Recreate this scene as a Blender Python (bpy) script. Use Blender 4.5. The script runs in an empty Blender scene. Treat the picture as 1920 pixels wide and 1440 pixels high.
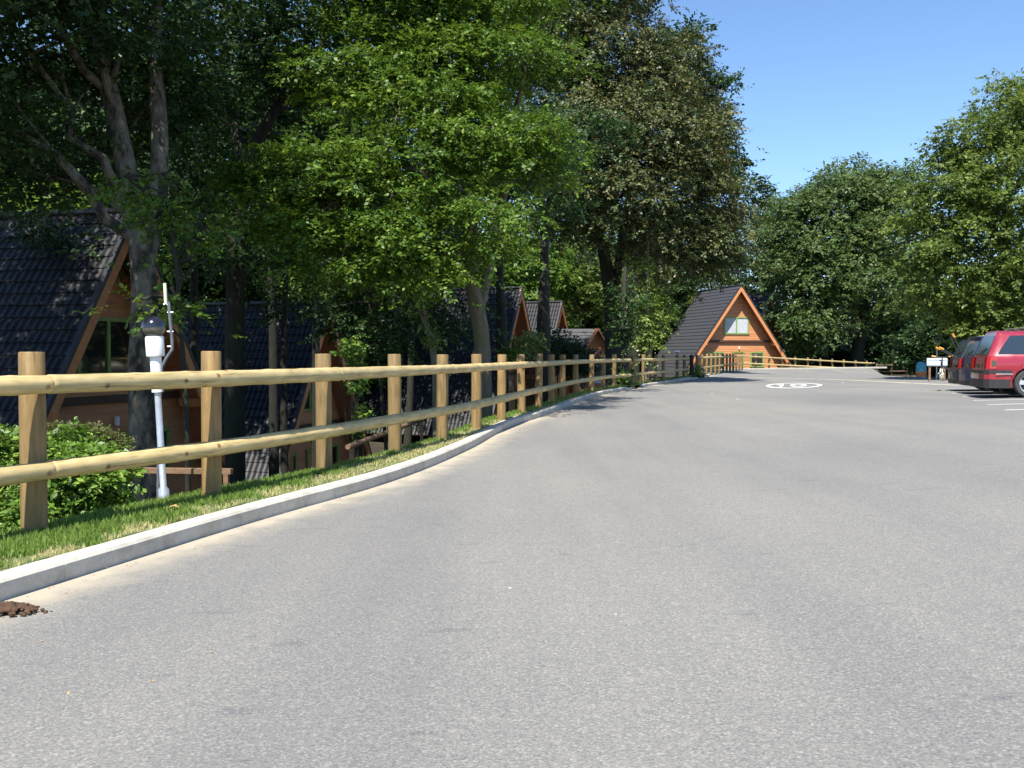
import bpy, bmesh, math, random
import numpy as np
from mathutils import Vector, Matrix
R = math.radians
S = bpy.context.scene
C = S.collection
random.seed(7)

# ------------------------------------------------------------------ camera
F = 1750.0                      # focal length in pixels of the 1920 wide photograph
HZ = 666.0                      # eye level row
EYE = 1.30
PITCH = math.atan((720 - HZ) / F)
cd = bpy.data.cameras.new('camera'); cam = bpy.data.objects.new('camera', cd); C.objects.link(cam)
cd.sensor_width = 36; cd.lens = 36 * F / 1920; cd.clip_start = 0.05; cd.clip_end = 2000
cam.location = (0, 0, EYE); cam.rotation_euler = (R(90) - PITCH, 0, 0)
S.camera = cam

# ------------------------------------------------------------------ world and sun
AZ = R(16); EL = R(58)           # light travels towards +Y, a little to the right
W = bpy.data.worlds.new('World'); S.world = W; W.use_nodes = True
nt = W.node_tree; bg = nt.nodes['Background']
sky = nt.nodes.new('ShaderNodeTexSky'); sky.sky_type = 'NISHITA'; sky.sun_disc = False
sky.sun_elevation = EL; sky.sun_rotation = AZ + math.pi
sky.air_density = 1.0; sky.dust_density = 0.0; sky.ozone_density = 6.5
nt.links.new(sky.outputs[0], bg.inputs[0]); bg.inputs[1].default_value = 0.108
sl = bpy.data.lights.new('sun', 'SUN'); sun = bpy.data.objects.new('sun', sl); C.objects.link(sun)
sl.energy = 5.0; sl.angle = R(0.5); sl.color = (1.0, 0.955, 0.87)
ldir = Vector((math.sin(AZ) * math.cos(EL), math.cos(AZ) * math.cos(EL), -math.sin(EL)))
sun.rotation_euler = ldir.to_track_quat('-Z', 'Y').to_euler()
S.view_settings.view_transform = 'Standard'; S.view_settings.look = 'None'
S.view_settings.exposure = 0.96; S.view_settings.gamma = 1
S.cycles.use_denoising = True
S.cycles.max_bounces = 6; S.cycles.transparent_max_bounces = 8
S.cycles.diffuse_bounces = 3; S.cycles.glossy_bounces = 3

# ------------------------------------------------------------------ pixel helpers
cp, sp = math.cos(PITCH), math.sin(PITCH)
def ray(px, py):
    x, y = (px - 960) / F, (720 - py) / F
    return Vector((x, cp + y * sp, -sp + y * cp))
def P(px, py, d):
    v = ray(px, py); return Vector((0, 0, EYE)) + v * (d / v.y)
def PX(px, d): return (px - 960) / F * d * 1.0
def lerp(a, b, t): return a + (b - a) * t
def sstep(t): t = min(1, max(0, t)); return t * t * (3 - 2 * t)

# ------------------------------------------------------------------ kerb line and terrain
FP = [(60, 6.23), (395, 7.8), (607, 9.55), (740, 11.45), (829, 13.1), (893, 15.0), (940, 17.0), (978, 19.2),
      (1010, 21.2), (1034, 23.2), (1054, 25.2), (1079, 27.6), (1109, 30.6), (1131, 32.6), (1152, 34.4)]
FPB = [(1186, 37.4), (1206, 39.6), (1229, 41.7), (1244, 43.6), (1270, 47.6), (1283, 50.2)]
FENA = [Vector((PX(a, d), d)) for a, d in FP]
FENB = [Vector((PX(a, d), d)) for a, d in FPB]
FENC = [Vector((10.6, 53.5)).lerp(Vector((18.7, 76)), i / 12) for i in range(13)]
FEND = [Vector((18.7, 76)).lerp(Vector((32.3, 85)), i / 10) for i in range(1, 11)]
KB = [(-4.0, 1.0), (-3.3, 3.0), (-2.68, 4.99), (-2.475, 5.7), (-2.1, 7.0), (-1.77, 8.0), (-1.565, 8.56), (-0.59, 12.9),
      (-0.27, 15.3), (0.1, 17.6), (0.52, 19.3), (0.95, 21.3), (1.72, 25.2), (2.95, 30.6), (4.2, 34.5), (5.3, 38), (6.95, 42.5),
      (9.8, 50.6), (11.2, 54), (18.95, 75.6), (20.8, 77.0), (32.8, 84.9), (52, 97)]
def catmull(pts, n=8):
    pts = [Vector(p) for p in pts]; out = []
    for i in range(len(pts) - 1):
        p0 = pts[max(i - 1, 0)]; p1 = pts[i]; p2 = pts[i + 1]; p3 = pts[min(i + 2, len(pts) - 1)]
        for k in range(n):
            t = k / n
            out.append(0.5 * ((2 * p1) + (p2 - p0) * t + (2 * p0 - 5 * p1 + 4 * p2 - p3) * t * t + (3 * p1 - p0 - 3 * p2 + p3) * t ** 3))
    out.append(pts[-1]); return out
def smoothline(pts, step):
    ys_ = np.array([p[1] for p in pts]); xs_ = np.array([p[0] for p in pts]); h = np.diff(ys_); dl = np.diff(xs_) / h
    sl = np.concatenate([[dl[0]], (dl[:-1] * h[1:] + dl[1:] * h[:-1]) / (h[:-1] + h[1:]), [dl[-1]]]); out = []; Y = ys_[0]
    while Y < ys_[-1]:
        i = min(int(np.searchsorted(ys_, Y, 'right')) - 1, len(h) - 1); t = (Y - ys_[i]) / h[i]
        x = (2 * t**3 - 3 * t**2 + 1) * xs_[i] + (t**3 - 2 * t**2 + t) * h[i] * sl[i] + (-2 * t**3 + 3 * t**2) * xs_[i + 1] + (t**3 - t**2) * h[i] * sl[i + 1]
        out.append(Vector((float(x), float(Y)))); Y += step
    return out
KL = smoothline(KB, .25)
_ky = np.array([p.y for p in KL]); _kx = np.array([p.x for p in KL])
def kx(Y): return float(np.interp(Y, _ky, _kx)) if Y >= 1 else -4.0 - (1 - Y) * 0.35
def rz_(X, Y):
    w = sstep((X - kx(Y) - 1.2) / 11.0)
    left = float(np.interp(Y, [0, 50, 58, 76], [0, 0, .06, .12])); right = .67 - .0137 * Y
    return lerp(left, right, w)
def road_z(X, Y): return rz_(X, Y)
def xr(Y): return 60.0 if Y < 57 else lerp(26.0, 32.5, (Y - 57) / 28.0)
def B(Y): return float(np.interp(Y, [0, 12, 25, 36, 42, 55, 70, 79, 95, 110, 250], [-2.9, -3.0, -3.15, -4.7, -4.9, -3.3, -2.9, -.9, -.85, -1.3, -2]))
def G(px, py, dz=0.0):
    v = ray(px, py); t0 = 1.5
    for i in range(4000):
        t = 1.5 + i * 0.03
        p = Vector((0, 0, EYE)) + v * t
        if p.z <= road_z(p.x, p.y) + dz: return p
    return p

# ------------------------------------------------------------------ materials
def new_mat(name):
    m = bpy.data.materials.new(name); m.use_nodes = True
    n = m.node_tree; b = n.nodes['Principled BSDF']
    return m, n, b
def N(n, t, **k):
    o = n.nodes.new(t)
    for a, v in k.items():
        if a.startswith('i_'): o.inputs[a[2:]].default_value = v
        else: setattr(o, a, v)
    return o
def ramp(n, fac, stops):
    r = N(n, 'ShaderNodeValToRGB'); n.links.new(fac, r.inputs[0]); e = r.color_ramp.elements
    while len(e) < len(stops): e.new(0.5)
    for x, (p, c) in zip(e, stops): x.position = p; x.color = (*c, 1) if len(c) == 3 else c
    return r
def coords(n, kind='Object', scale=(1, 1, 1)):
    t = N(n, 'ShaderNodeTexCoord'); m = N(n, 'ShaderNodeMapping'); m.inputs['Scale'].default_value = scale
    n.links.new(t.outputs[kind], m.inputs[0]); return m.outputs[0]
def noise(n, vec, scale, detail=4, rough=.55):
    o = N(n, 'ShaderNodeTexNoise'); o.inputs['Scale'].default_value = scale; o.inputs['Detail'].default_value = detail
    o.inputs['Roughness'].default_value = rough; n.links.new(vec, o.inputs['Vector']); return o.outputs['Fac']
def mixc(n, fac, a, b, mode='MIX'):
    m = N(n, 'ShaderNodeMix', data_type='RGBA', blend_type=mode)
    for s, v in ((m.inputs[0], fac), (m.inputs[6], a), (m.inputs[7], b)):
        if isinstance(v, (int, float)): s.default_value = v
        elif isinstance(v, tuple): s.default_value = (*v, 1) if len(v) == 3 else v
        else: n.links.new(v, s)
    return m.outputs[2]
def bump(n, b, h, strength=.3, dist=.01):
    o = N(n, 'ShaderNodeBump'); o.inputs['Strength'].default_value = strength; o.inputs['Distance'].default_value = dist
    n.links.new(h, o.inputs['Height']); n.links.new(o.outputs[0], b.inputs['Normal'])
def mottled(name, c1, c2, scale=6, rough=.7, stretch=(1, 1, 1), bmp=.15, bd=.01, metallic=0, detail=5, spec=.5, coat=0):
    m, n, b = new_mat(name); v = coords(n, 'Object', stretch); f = noise(n, v, scale, detail)
    r = ramp(n, f, [(.3, c1), (.7, c2)]); n.links.new(r.outputs[0], b.inputs['Base Color'])
    b.inputs['Roughness'].default_value = rough; b.inputs['Metallic'].default_value = metallic
    b.inputs['Specular IOR Level'].default_value = spec; b.inputs['Coat Weight'].default_value = coat
    if bmp: bump(n, b, f, bmp, bd)
    return m
def leafmat(name, dark, mid, light, transl=.3, rough=.5, spec=.5):
    m, n, b = new_mat(name)
    a = N(n, 'ShaderNodeAttribute', attribute_name='tint')
    r = ramp(n, a.outputs['Fac'], [(0, dark), (.45, mid), (1, light)])
    n.links.new(r.outputs[0], b.inputs['Base Color']); b.inputs['Roughness'].default_value = rough
    b.inputs['Specular IOR Level'].default_value = spec
    t = N(n, 'ShaderNodeBsdfTranslucent'); hs = N(n, 'ShaderNodeHueSaturation'); hs.inputs['Value'].default_value = 1.25
    hs.inputs['Hue'].default_value = .485
    n.links.new(r.outputs[0], hs.inputs['Color']); n.links.new(hs.outputs[0], t.inputs[0])
    mx = N(n, 'ShaderNodeMixShader'); mx.inputs[0].default_value = transl
    n.links.new(b.outputs[0], mx.inputs[1]); n.links.new(t.outputs[0], mx.inputs[2])
    n.links.new(mx.outputs[0], n.nodes['Material Output'].inputs[0]); return m

def asphalt():
    m, n, b = new_mat('asphalt'); v = coords(n)
    fine = noise(n, v, 118, 3, .65); v2 = coords(n, 'Object', (1, .55, 1)); big = noise(n, v2, .28, 4, .6)
    vo = N(n, 'ShaderNodeTexVoronoi'); vo.inputs['Scale'].default_value = 115; n.links.new(v, vo.inputs['Vector'])
    c = ramp(n, fine, [(.27, (.088, .088, .093)), (.5, (.163, .160, .154)), (.73, (.27, .256, .232))])
    st = N(n, 'ShaderNodeSeparateColor'); n.links.new(vo.outputs['Color'], st.inputs[0])
    sp_ = ramp(n, st.outputs[0], [(.0, (.088, .092, .104)), (.5, (.163, .159, .153)), (.85, (.215, .20, .178)), (1, (.33, .312, .28))])
    c2 = mixc(n, .5, c.outputs[0], sp_.outputs[0])
    bgr = ramp(n, big, [(.3, (.98, .99, 1.03)), (.55, (1.15, 1.15, 1.15)), (.75, (1.3, 1.27, 1.2))])
    c3 = mixc(n, 1.0, mixc(n, 1.0, c2, (1.0, .993, .965), 'MULTIPLY'), bgr.outputs[0], 'MULTIPLY')
    # worn wheel paths running along the road and scattered dark marks
    v3 = coords(n, 'Object', (.9, .05, 1)); tr = noise(n, v3, 1.3, 3)
    trr = ramp(n, tr, [(.4, (1.04, 1.04, 1.02)), (.65, (.9, .905, .92))]); c4 = mixc(n, .8, c3, trr.outputs[0], 'MULTIPLY')
    v4 = coords(n, 'Object', (1, 3.2, 1)); mk = noise(n, v4, 2.3, 2); mkr = ramp(n, mk, [(.66, (1, 1, 1)), (.72, (.78, .79, .83))])
    c5 = mixc(n, .8, c4, mkr.outputs[0], 'MULTIPLY')
    # pale grit washed up against the kerb, stored in an attribute that falls off with distance to the kerb
    a = N(n, 'ShaderNodeAttribute', attribute_name='grit'); g = noise(n, v, 3.5, 5)
    mm = N(n, 'ShaderNodeMath', operation='MULTIPLY'); n.links.new(a.outputs['Fac'], mm.inputs[0]); n.links.new(g, mm.inputs[1])
    mr = N(n, 'ShaderNodeMapRange'); mr.inputs['From Min'].default_value = .12; mr.inputs['From Max'].default_value = .5; n.links.new(mm.outputs[0], mr.inputs[0])
    c6 = mixc(n, mr.outputs[0], c5, (.37, .325, .25))
    n.links.new(c6, b.inputs['Base Color']); b.inputs['Roughness'].default_value = .85
    b.inputs['Specular IOR Level'].default_value = .25
    bump(n, b, fine, .5, .004); return m

def concrete(name, base, dark):
    m, n, b = new_mat(name); v = coords(n); f = noise(n, v, 5, 8, .65); g = noise(n, v, 60, 3)
    r = ramp(n, f, [(.25, dark), (.6, base)]); r2 = ramp(n, g, [(.3, (.86, .85, .83)), (.7, (1.08, 1.08, 1.08))])
    n.links.new(mixc(n, .8, r.outputs[0], r2.outputs[0], 'MULTIPLY'), b.inputs['Base Color'])
    b.inputs['Roughness'].default_value = .9; bump(n, b, g, .3, .003); return m

def timber(name, c1, c2, knot, axis='z', grain=34, rough=.7):
    m, n, b = new_mat(name); sc = {'x': (.12, 1, 1), 'z': (1, 1, .12), 'y': (1, .12, 1)}[axis]
    v = coords(n, 'Object', sc); f = noise(n, v, grain, 5, .6); v2 = coords(n); blot = noise(n, v2, 3.2, 4)
    oi = N(n, 'ShaderNodeObjectInfo')
    r = ramp(n, f, [(.3, c1), (.68, c2)])
    r2 = ramp(n, blot, [(.35, (1.08, 1.06, .98)), (.7, (.78, .8, .74))])
    c = mixc(n, .75, r.outputs[0], r2.outputs[0], 'MULTIPLY')
    vo = N(n, 'ShaderNodeTexVoronoi'); vo.inputs['Scale'].default_value = 5.5; n.links.new(v2, vo.inputs['Vector'])
    k = ramp(n, vo.outputs['Distance'], [(.05, (1, 1, 1)), (.16, (0, 0, 0))])
    c = mixc(n, k.outputs[0], c, knot)
    v5 = coords(n, 'Object', tuple(q_ * (.35 if q_ < 1 else 1.6) for q_ in sc)); ck = noise(n, v5, 30, 2); ckr = ramp(n, ck, [(.30, (.38, .34, .28)), (.37, (1, 1, 1))]); c = mixc(n, .85, c, ckr.outputs[0], 'MULTIPLY')
    pr = ramp(n, oi.outputs['Random'], [(0, (.84, .86, .86)), (1, (1.08, 1.05, 1))]); c = mixc(n, 1.0, c, pr.outputs[0], 'MULTIPLY')
    n.links.new(c, b.inputs['Base Color']); b.inputs['Roughness'].default_value = rough; bump(n, b, f, .25, .003); return m

def bark(name, c1, c2, moss=(.06, .07, .025)):
    m, n, b = new_mat(name); v = coords(n, 'Object', (1, 1, .22)); f = noise(n, v, 9, 7, .65); v2 = coords(n); g = noise(n, v2, 1.6, 5)
    r = ramp(n, f, [(.3, c1), (.7, c2)]); q = ramp(n, g, [(.45, (0, 0, 0)), (.62, (1, 1, 1))])
    n.links.new(mixc(n, q.outputs[0], r.outputs[0], moss), b.inputs['Base Color']); b.inputs['Roughness'].default_value = .95
    bump(n, b, f, .9, .05); return m

def glassy(name, col, rough=.06, spec=.9):
    m, n, b = new_mat(name); b.inputs['Base Color'].default_value = (*col, 1); b.inputs['Roughness'].default_value = rough
    b.inputs['Specular IOR Level'].default_value = spec; b.inputs['Coat Weight'].default_value = .5; return m
def paint(name, col, rough=.35, coat=1.0):
    m, n, b = new_mat(name); v = coords(n); f = noise(n, v, 7, 5)
    r = ramp(n, f, [(.3, tuple(c * .9 for c in col)), (.7, tuple(min(1, c * 1.08) for c in col))]); n.links.new(r.outputs[0], b.inputs['Base Color'])
    rr = N(n, 'ShaderNodeMapRange'); rr.inputs['To Min'].default_value = rough * .8; rr.inputs['To Max'].default_value = rough * 1.25
    n.links.new(f, rr.inputs[0]); n.links.new(rr.outputs[0], b.inputs['Roughness'])
    b.inputs['Coat Weight'].default_value = coat; b.inputs['Coat Roughness'].default_value = .08; return m

M = {}
M['asphalt'] = asphalt()
M['kerb'] = concrete('kerb concrete', (.52, .485, .42), (.34, .31, .255))
M['rail'] = timber('peeled pine rail', (.40, .295, .13), (.64, .50, .26), (.2, .085, .03), 'x', 26)
M['post'] = timber('treated pine post', (.16, .10, .038), (.32, .21, .085), (.12, .065, .03), 'z', 22)
M['oldwood'] = timber('weathered wood', (.09, .06, .035), (.17, .115, .07), (.05, .03, .02), 'z', 20)
M['deck'] = timber('brown handrail wood', (.16, .09, .05), (.28, .17, .10), (.08, .05, .03), 'x', 20)
M['soil'] = mottled('woodland floor', (.018, .014, .008), (.06, .05, .022), 1.2, .95, bmp=.6, bd=.08)
M['paintw'] = mottled('worn white road paint', (.62, .62, .60), (.86, .86, .84), 14, .7, bmp=.1)
M['painty'] = mottled('worn cream road paint', (.30, .27, .20), (.62, .55, .40), 3, .75, bmp=.1)
M['dung'] = mottled('brown clods', (.03, .014, .007), (.10, .052, .026), 18, .9, bmp=.8, bd=.03)
M['boards'] = mottled('orange stained boards', (.45, .18, .068), (.60, .27, .115), 7, .6, (.12, 1, 1), .15, .01)
M['barge'] = mottled('orange painted bargeboard', (.50, .185, .065), (.62, .26, .10), 5, .5, (1, 1, 1), .08)
M['soffit'] = mottled('red brown soffit boards', (.28, .10, .045), (.38, .15, .07), 6, .6)
M['band'] = mottled('dark brown beam', (.055, .022, .012), (.09, .04, .022), 8, .6)
M['green'] = mottled('green window frame paint', (.17, .27, .06), (.25, .36, .09), 9, .5, bmp=.05)
M['tile'] = mottled('glossy charcoal roof tiles', (.008, .0082, .009), (.020, .020, .022), 5, .48, bmp=.12, spec=.22, coat=0)
M['shake'] = mottled('matt charcoal roof shingles', (.036, .037, .042), (.06, .06, .066), 30, .6, bmp=.3, bd=.01, spec=.5)
M['ridge'] = mottled('black ridge capping', (.02, .02, .022), (.035, .035, .04), 6, .4)
M['pane'] = glassy('dark window glass', (.016, .02, .017), .04)
M['curtain'] = mottled('white net curtain', (.30, .33, .36), (.62, .64, .66), 5, .8, (9, 1, 1), .4, .03)
M['white'] = mottled('white enamel', (.78, .78, .77), (.86, .86, .85), 6, .35, bmp=.03)
M['galv'] = mottled('galvanised steel', (.40, .43, .47), (.58, .61, .66), 14, .38, bmp=.05, metallic=.55)
M['globe'] = glassy('black acrylic dome', (.012, .012, .016), .16, .7)
M['smoke'] = glassy('smoky lamp glass', (.10, .095, .08), .14, .6)
M['greypole'] = mottled('grey painted pole', (.08, .09, .10), (.15, .16, .18), 12, .5, bmp=.05)
M['tip'] = mottled('pale yellow plastic', (.62, .66, .45), (.75, .78, .58), 10, .4, bmp=.02)
M['red'] = paint('dark red car paint', (.27, .008, .022), .32)
M['navy'] = paint('navy car paint', (.006, .013, .06), .45, .25)
M['blackcar'] = paint('black blue car paint', (.006, .008, .015), .45, .25)
M['trim'] = mottled('charcoal bumper plastic', (.014, .014, .015), (.028, .028, .029), 20, .55, bmp=.05)
M['chrome'] = mottled('bright trim strip', (.7, .7, .7), (.85, .85, .85), 10, .2, bmp=0, metallic=.9)
M['alloy'] = mottled('silver wheel alloy', (.52, .53, .55), (.66, .67, .7), 10, .3, bmp=0, metallic=.6)
M['tyre'] = mottled('black tyre rubber', (.03, .03, .031), (.055, .055, .055), 25, .8, bmp=.2)
M['carglass'] = glassy('tinted car glass', (.02, .028, .034), .03, 1.0)
M['lightred'] = glassy('red lamp lens', (.42, .01, .015), .15, .7)
M['lightdark'] = glassy('smoked lamp lens', (.045, .05, .05), .12, .7)
M['lightclear'] = glassy('clear lamp lens', (.6, .62, .6), .12, .7)
M['plate'] = mottled('dusty yellow plate', (.07, .058, .025), (.10, .08, .035), 8, .5, bmp=.02)
M['rearglass'] = glassy('dark rear glass', (.010, .013, .015), .10, .35); M['rearglass'].node_tree.nodes['Principled BSDF'].inputs['Coat Weight'].default_value = 0
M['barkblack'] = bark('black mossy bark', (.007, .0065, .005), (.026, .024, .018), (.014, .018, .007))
M['amber'] = mottled('yellow orange plastic', (.50, .22, .012), (.62, .32, .025), 12, .4, bmp=.02)
M['cream'] = mottled('cream tyre', (.55, .5, .4), (.68, .62, .5), 12, .6, bmp=.05)
M['blackmetal'] = mottled('black painted steel', (.015, .015, .017), (.03, .03, .032), 12, .4, bmp=.03)
M['teal'] = mottled('teal blue plastic', (.03, .20, .32), (.07, .33, .46), 5, .45, bmp=.05)
M['boardwhite'] = mottled('white blue plastic sheet', (.42, .49, .57), (.55, .61, .66), 3, .35, bmp=.03)
M['pink'] = mottled('red plastic', (.55, .04, .06), (.65, .07, .08), 8, .5)
M['terracotta'] = mottled('terracotta', (.35, .12, .05), (.45, .18, .08), 8, .8)
M['leafdry'] = mottled('dry leaf', (.40, .22, .08), (.55, .34, .14), 30, .7)
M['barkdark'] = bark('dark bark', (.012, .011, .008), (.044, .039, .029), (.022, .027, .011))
def bark_sunpatch():
    m, n, b = new_mat('bark with painted sun patches'); v = coords(n, 'Object', (1, 1, .5)); f = noise(n, v, 5.5, 6, .6); g = noise(n, coords(n, 'Object', (1, 1, .3)), 26, 5)
    r = ramp(n, f, [(.42, (.022, .02, .015)), (.52, (.10, .085, .06)), (.62, (.135, .12, .095))]); r2 = ramp(n, g, [(.3, (.6, .6, .6)), (.7, (1.2, 1.2, 1.2))])  # pale patches in the colour stand in for sunlight on the trunk
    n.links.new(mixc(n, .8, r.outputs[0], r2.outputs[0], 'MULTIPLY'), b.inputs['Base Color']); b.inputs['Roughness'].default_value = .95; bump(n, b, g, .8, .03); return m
M['barksunpatch'] = bark_sunpatch()
M['barkpale'] = bark('pale bark', (.06, .052, .038), (.19, .16, .115), (.10, .10, .05))
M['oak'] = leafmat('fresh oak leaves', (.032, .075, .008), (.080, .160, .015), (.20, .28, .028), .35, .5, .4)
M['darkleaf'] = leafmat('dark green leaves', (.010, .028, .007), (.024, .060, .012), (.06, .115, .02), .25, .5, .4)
M['beech'] = leafmat('olive brown beech leaves', (.028, .050, .013), (.070, .102, .025), (.22, .16, .05), .2, .5, .5)
M['greybeech'] = leafmat('grey green hornbeam leaves', (.030, .062, .015), (.080, .135, .035), (.17, .21, .06), .33, .5, .35)
M['limeleaf'] = leafmat('soft green ash leaves', (.045, .085, .014), (.120, .180, .032), (.23, .28, .06), .38, .5, .35)
M['ivy'] = leafmat('yellow green ivy leaves', (.06, .10, .018), (.14, .22, .035), (.32, .38, .09), .3, .4, .5)
M['laurel'] = leafmat('glossy laurel leaves', (.04, .09, .012), (.11, .205, .025), (.26, .36, .06), .25, .45, .4)
M['clipped'] = leafmat('small dry hedge leaves', (.05, .065, .02), (.11, .13, .035), (.20, .14, .07), .2, .6, .3)
M['grassb'] = leafmat('grass blades', (.105, .19, .03), (.22, .32, .065), (.64, .53, .28), .38, .6, .3)
M['orangeleaf'] = leafmat('orange flowers', (.25, .05, .02), (.45, .12, .05), (.6, .3, .15), .2, .6, .3)

# ------------------------------------------------------------------ mesh helpers
class MB:
    def __init__(s): s.v = []; s.f = []
    def add(s, vs, fs):
        o = len(s.v); s.v += [tuple(v) for v in vs]; s.f += [tuple(i + o for i in f) for f in fs]
    def box(s, c, h, rot=None):
        c = Vector(c); q = []
        for z in (-1, 1):
            for x, y in ((-1, -1), (1, -1), (1, 1), (-1, 1)):
                p = Vector((x * h[0], y * h[1], z * h[2]))
                if rot: p = rot @ p
                q.append(c + p)
        s.add(q, [(3, 2, 1, 0), (4, 5, 6, 7), (0, 1, 5, 4), (1, 2, 6, 5), (2, 3, 7, 6), (3, 0, 4, 7)])
    def beam(s, a, b, w, t, up=(0, 0, 1)):
        a, b = Vector(a), Vector(b); d = b - a; l = d.length; x = d / l; u = Vector(up); y = u.cross(x).normalized(); z = x.cross(y)
        m = Matrix((x, y, z)).transposed(); s.box((a + b) / 2, (l / 2, w / 2, t / 2), m)
    def tube(s, pts, rad, n=10, cap=True, wob=0, seed=0):
        pts = [Vector(p) for p in pts]; rnd = random.Random(seed)
        if isinstance(rad, (int, float)): rad = [rad] * len(pts)
        o = []; prev = None
        for i, p in enumerate(pts):
            d = (pts[min(i + 1, len(pts) - 1)] - pts[max(i - 1, 0)]).normalized()
            if prev is None:
                a = Vector((0, 0, 1)) if abs(d.z) < .9 else Vector((1, 0, 0)); x = d.cross(a).normalized()
            else: x = (prev - d * prev.dot(d)).normalized()
            prev = x; y = d.cross(x)
            for k in range(n):
                t = 2 * math.pi * k / n; r = rad[i] * (1 + wob * (rnd.random() - .5))
                o.append(p + (x * math.cos(t) + y * math.sin(t)) * r)
        f = [(i * n + k, i * n + (k + 1) % n, (i + 1) * n + (k + 1) % n, (i + 1) * n + k) for i in range(len(pts) - 1) for k in range(n)]
        if cap: f += [tuple(range(n - 1, -1, -1)), tuple((len(pts) - 1) * n + k for k in range(n))]
        s.add(o, f)
    def lathe(s, prof, c=(0, 0, 0), n=20, axis='z', sx=1, sy=1):
        o = []; c = Vector(c)
        for r, z in prof:
            for k in range(n):
                t = 2 * math.pi * k / n; a, b_ = r * math.cos(t) * sx, r * math.sin(t) * sy
                o.append(c + (Vector((a, b_, z)) if axis == 'z' else Vector((a, z, b_))))
        f = [(i * n + k, i * n + (k + 1) % n, (i + 1) * n + (k + 1) % n, (i + 1) * n + k) for i in range(len(prof) - 1) for k in range(n)]
        f += [tuple(range(n - 1, -1, -1)), tuple((len(prof) - 1) * n + k for k in range(n))]
        s.add(o, f)
    def build(s, name, mat, parent=None, smooth=False, bevel=0, fixn=True, loc=None):
        me = bpy.data.meshes.new(name); me.from_pydata(s.v, [], s.f); me.update()
        if fixn:
            bm = bmesh.new(); bm.from_mesh(me); bmesh.ops.recalc_face_normals(bm, faces=bm.faces); bm.to_mesh(me); bm.free()
        me.materials.append(mat)
        o = bpy.data.objects.new(name, me); C.objects.link(o)
        if parent: o.parent = parent
        if loc: o.location = loc
        if smooth:
            me.polygons.foreach_set('use_smooth', [True] * len(me.polygons))
            try: me.set_sharp_from_angle(angle=R(40))
            except Exception: pass
        if bevel:
            m = o.modifiers.new('bevel', 'BEVEL'); m.width = bevel; m.segments = 2; m.limit_method = 'ANGLE'
        return o
def tag(o, label=None, cat=None, group=None, kind=None):
    if label: o['label'] = label
    if cat: o['category'] = cat
    if group: o['group'] = group
    if kind: o['kind'] = kind
    return o
def empty(name, loc=(0, 0, 0), rz=0, label=None, cat=None, group=None):
    o = bpy.data.objects.new(name, None); C.objects.link(o); o.location = loc; o.rotation_euler = (0, 0, rz); o.empty_display_size = .2
    return tag(o, label, cat, group)
def copy_tree(o, parent=None):
    c = o.copy(); C.objects.link(c)
    if parent: c.parent = parent
    for ch in list(o.children): copy_tree(ch, c)
    return c
def quads_np(name, V, mat, parent=None, tint=None, loc=None, smooth=False):
    """V: (n,4,3) array of quads."""
    n = V.shape[0]; me = bpy.data.meshes.new(name)
    me.vertices.add(n * 4); me.vertices.foreach_set('co', V.reshape(-1).astype(np.float32))
    me.loops.add(n * 4); me.loops.foreach_set('vertex_index', np.arange(n * 4, dtype=np.int32))
    me.polygons.add(n); me.polygons.foreach_set('loop_start', np.arange(0, n * 4, 4, dtype=np.int32))
    try: me.polygons.foreach_set('loop_total', np.full(n, 4, dtype=np.int32))
    except Exception: pass
    me.update(calc_edges=True)
    if tint is not None:
        a = me.attributes.new('tint', 'FLOAT', 'FACE'); a.data.foreach_set('value', tint.astype(np.float32))
    me.materials.append(mat); o = bpy.data.objects.new(name, me); C.objects.link(o)
    if parent: o.parent = parent
    if loc is not None: o.location = loc
    return o

# ------------------------------------------------------------------ foliage
DM = 1.75
def norm(a): return a / (np.linalg.norm(a, axis=-1, keepdims=True) + 1e-9)
def leaves(rg, p, d, up, leaf, aspect, per, length):
    """sprays: p position, d direction, up spray normal -> leaf quads in flat sprays"""
    n = len(p); side = norm(np.cross(up, d)); up = norm(np.cross(d, side))
    j = np.arange(per); t = (j / per)[None, :, None] * length[:, None, None]
    sg = np.where(j % 2 == 0, 1., -1.)[None, :, None]
    base = p[:, None] + d[:, None] * t + rg.normal(0, leaf * .25, (n, per, 3))
    ang = rg.uniform(.5, 1.2, (n, per, 1))
    ld = norm(d[:, None] * np.cos(ang) + side[:, None] * np.sin(ang) * sg + rg.normal(0, .28, (n, per, 3)))
    nn = norm(up[:, None] + rg.normal(0, .42, (n, per, 3)))
    ls = norm(np.cross(nn, ld)); L = leaf * np.clip(rg.lognormal(-.08, .30, (n, per, 1)), .45, 1.7); w = L * aspect
    nn = np.cross(ld, ls)
    a = base; b = base + ld * L * .48 + ls * w * .5; c = base + ld * L - nn * L * .12; e = base + ld * L * .48 - ls * w * .5
    return np.stack([a, b, c, e], 2).reshape(-1, 4, 3)
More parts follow.
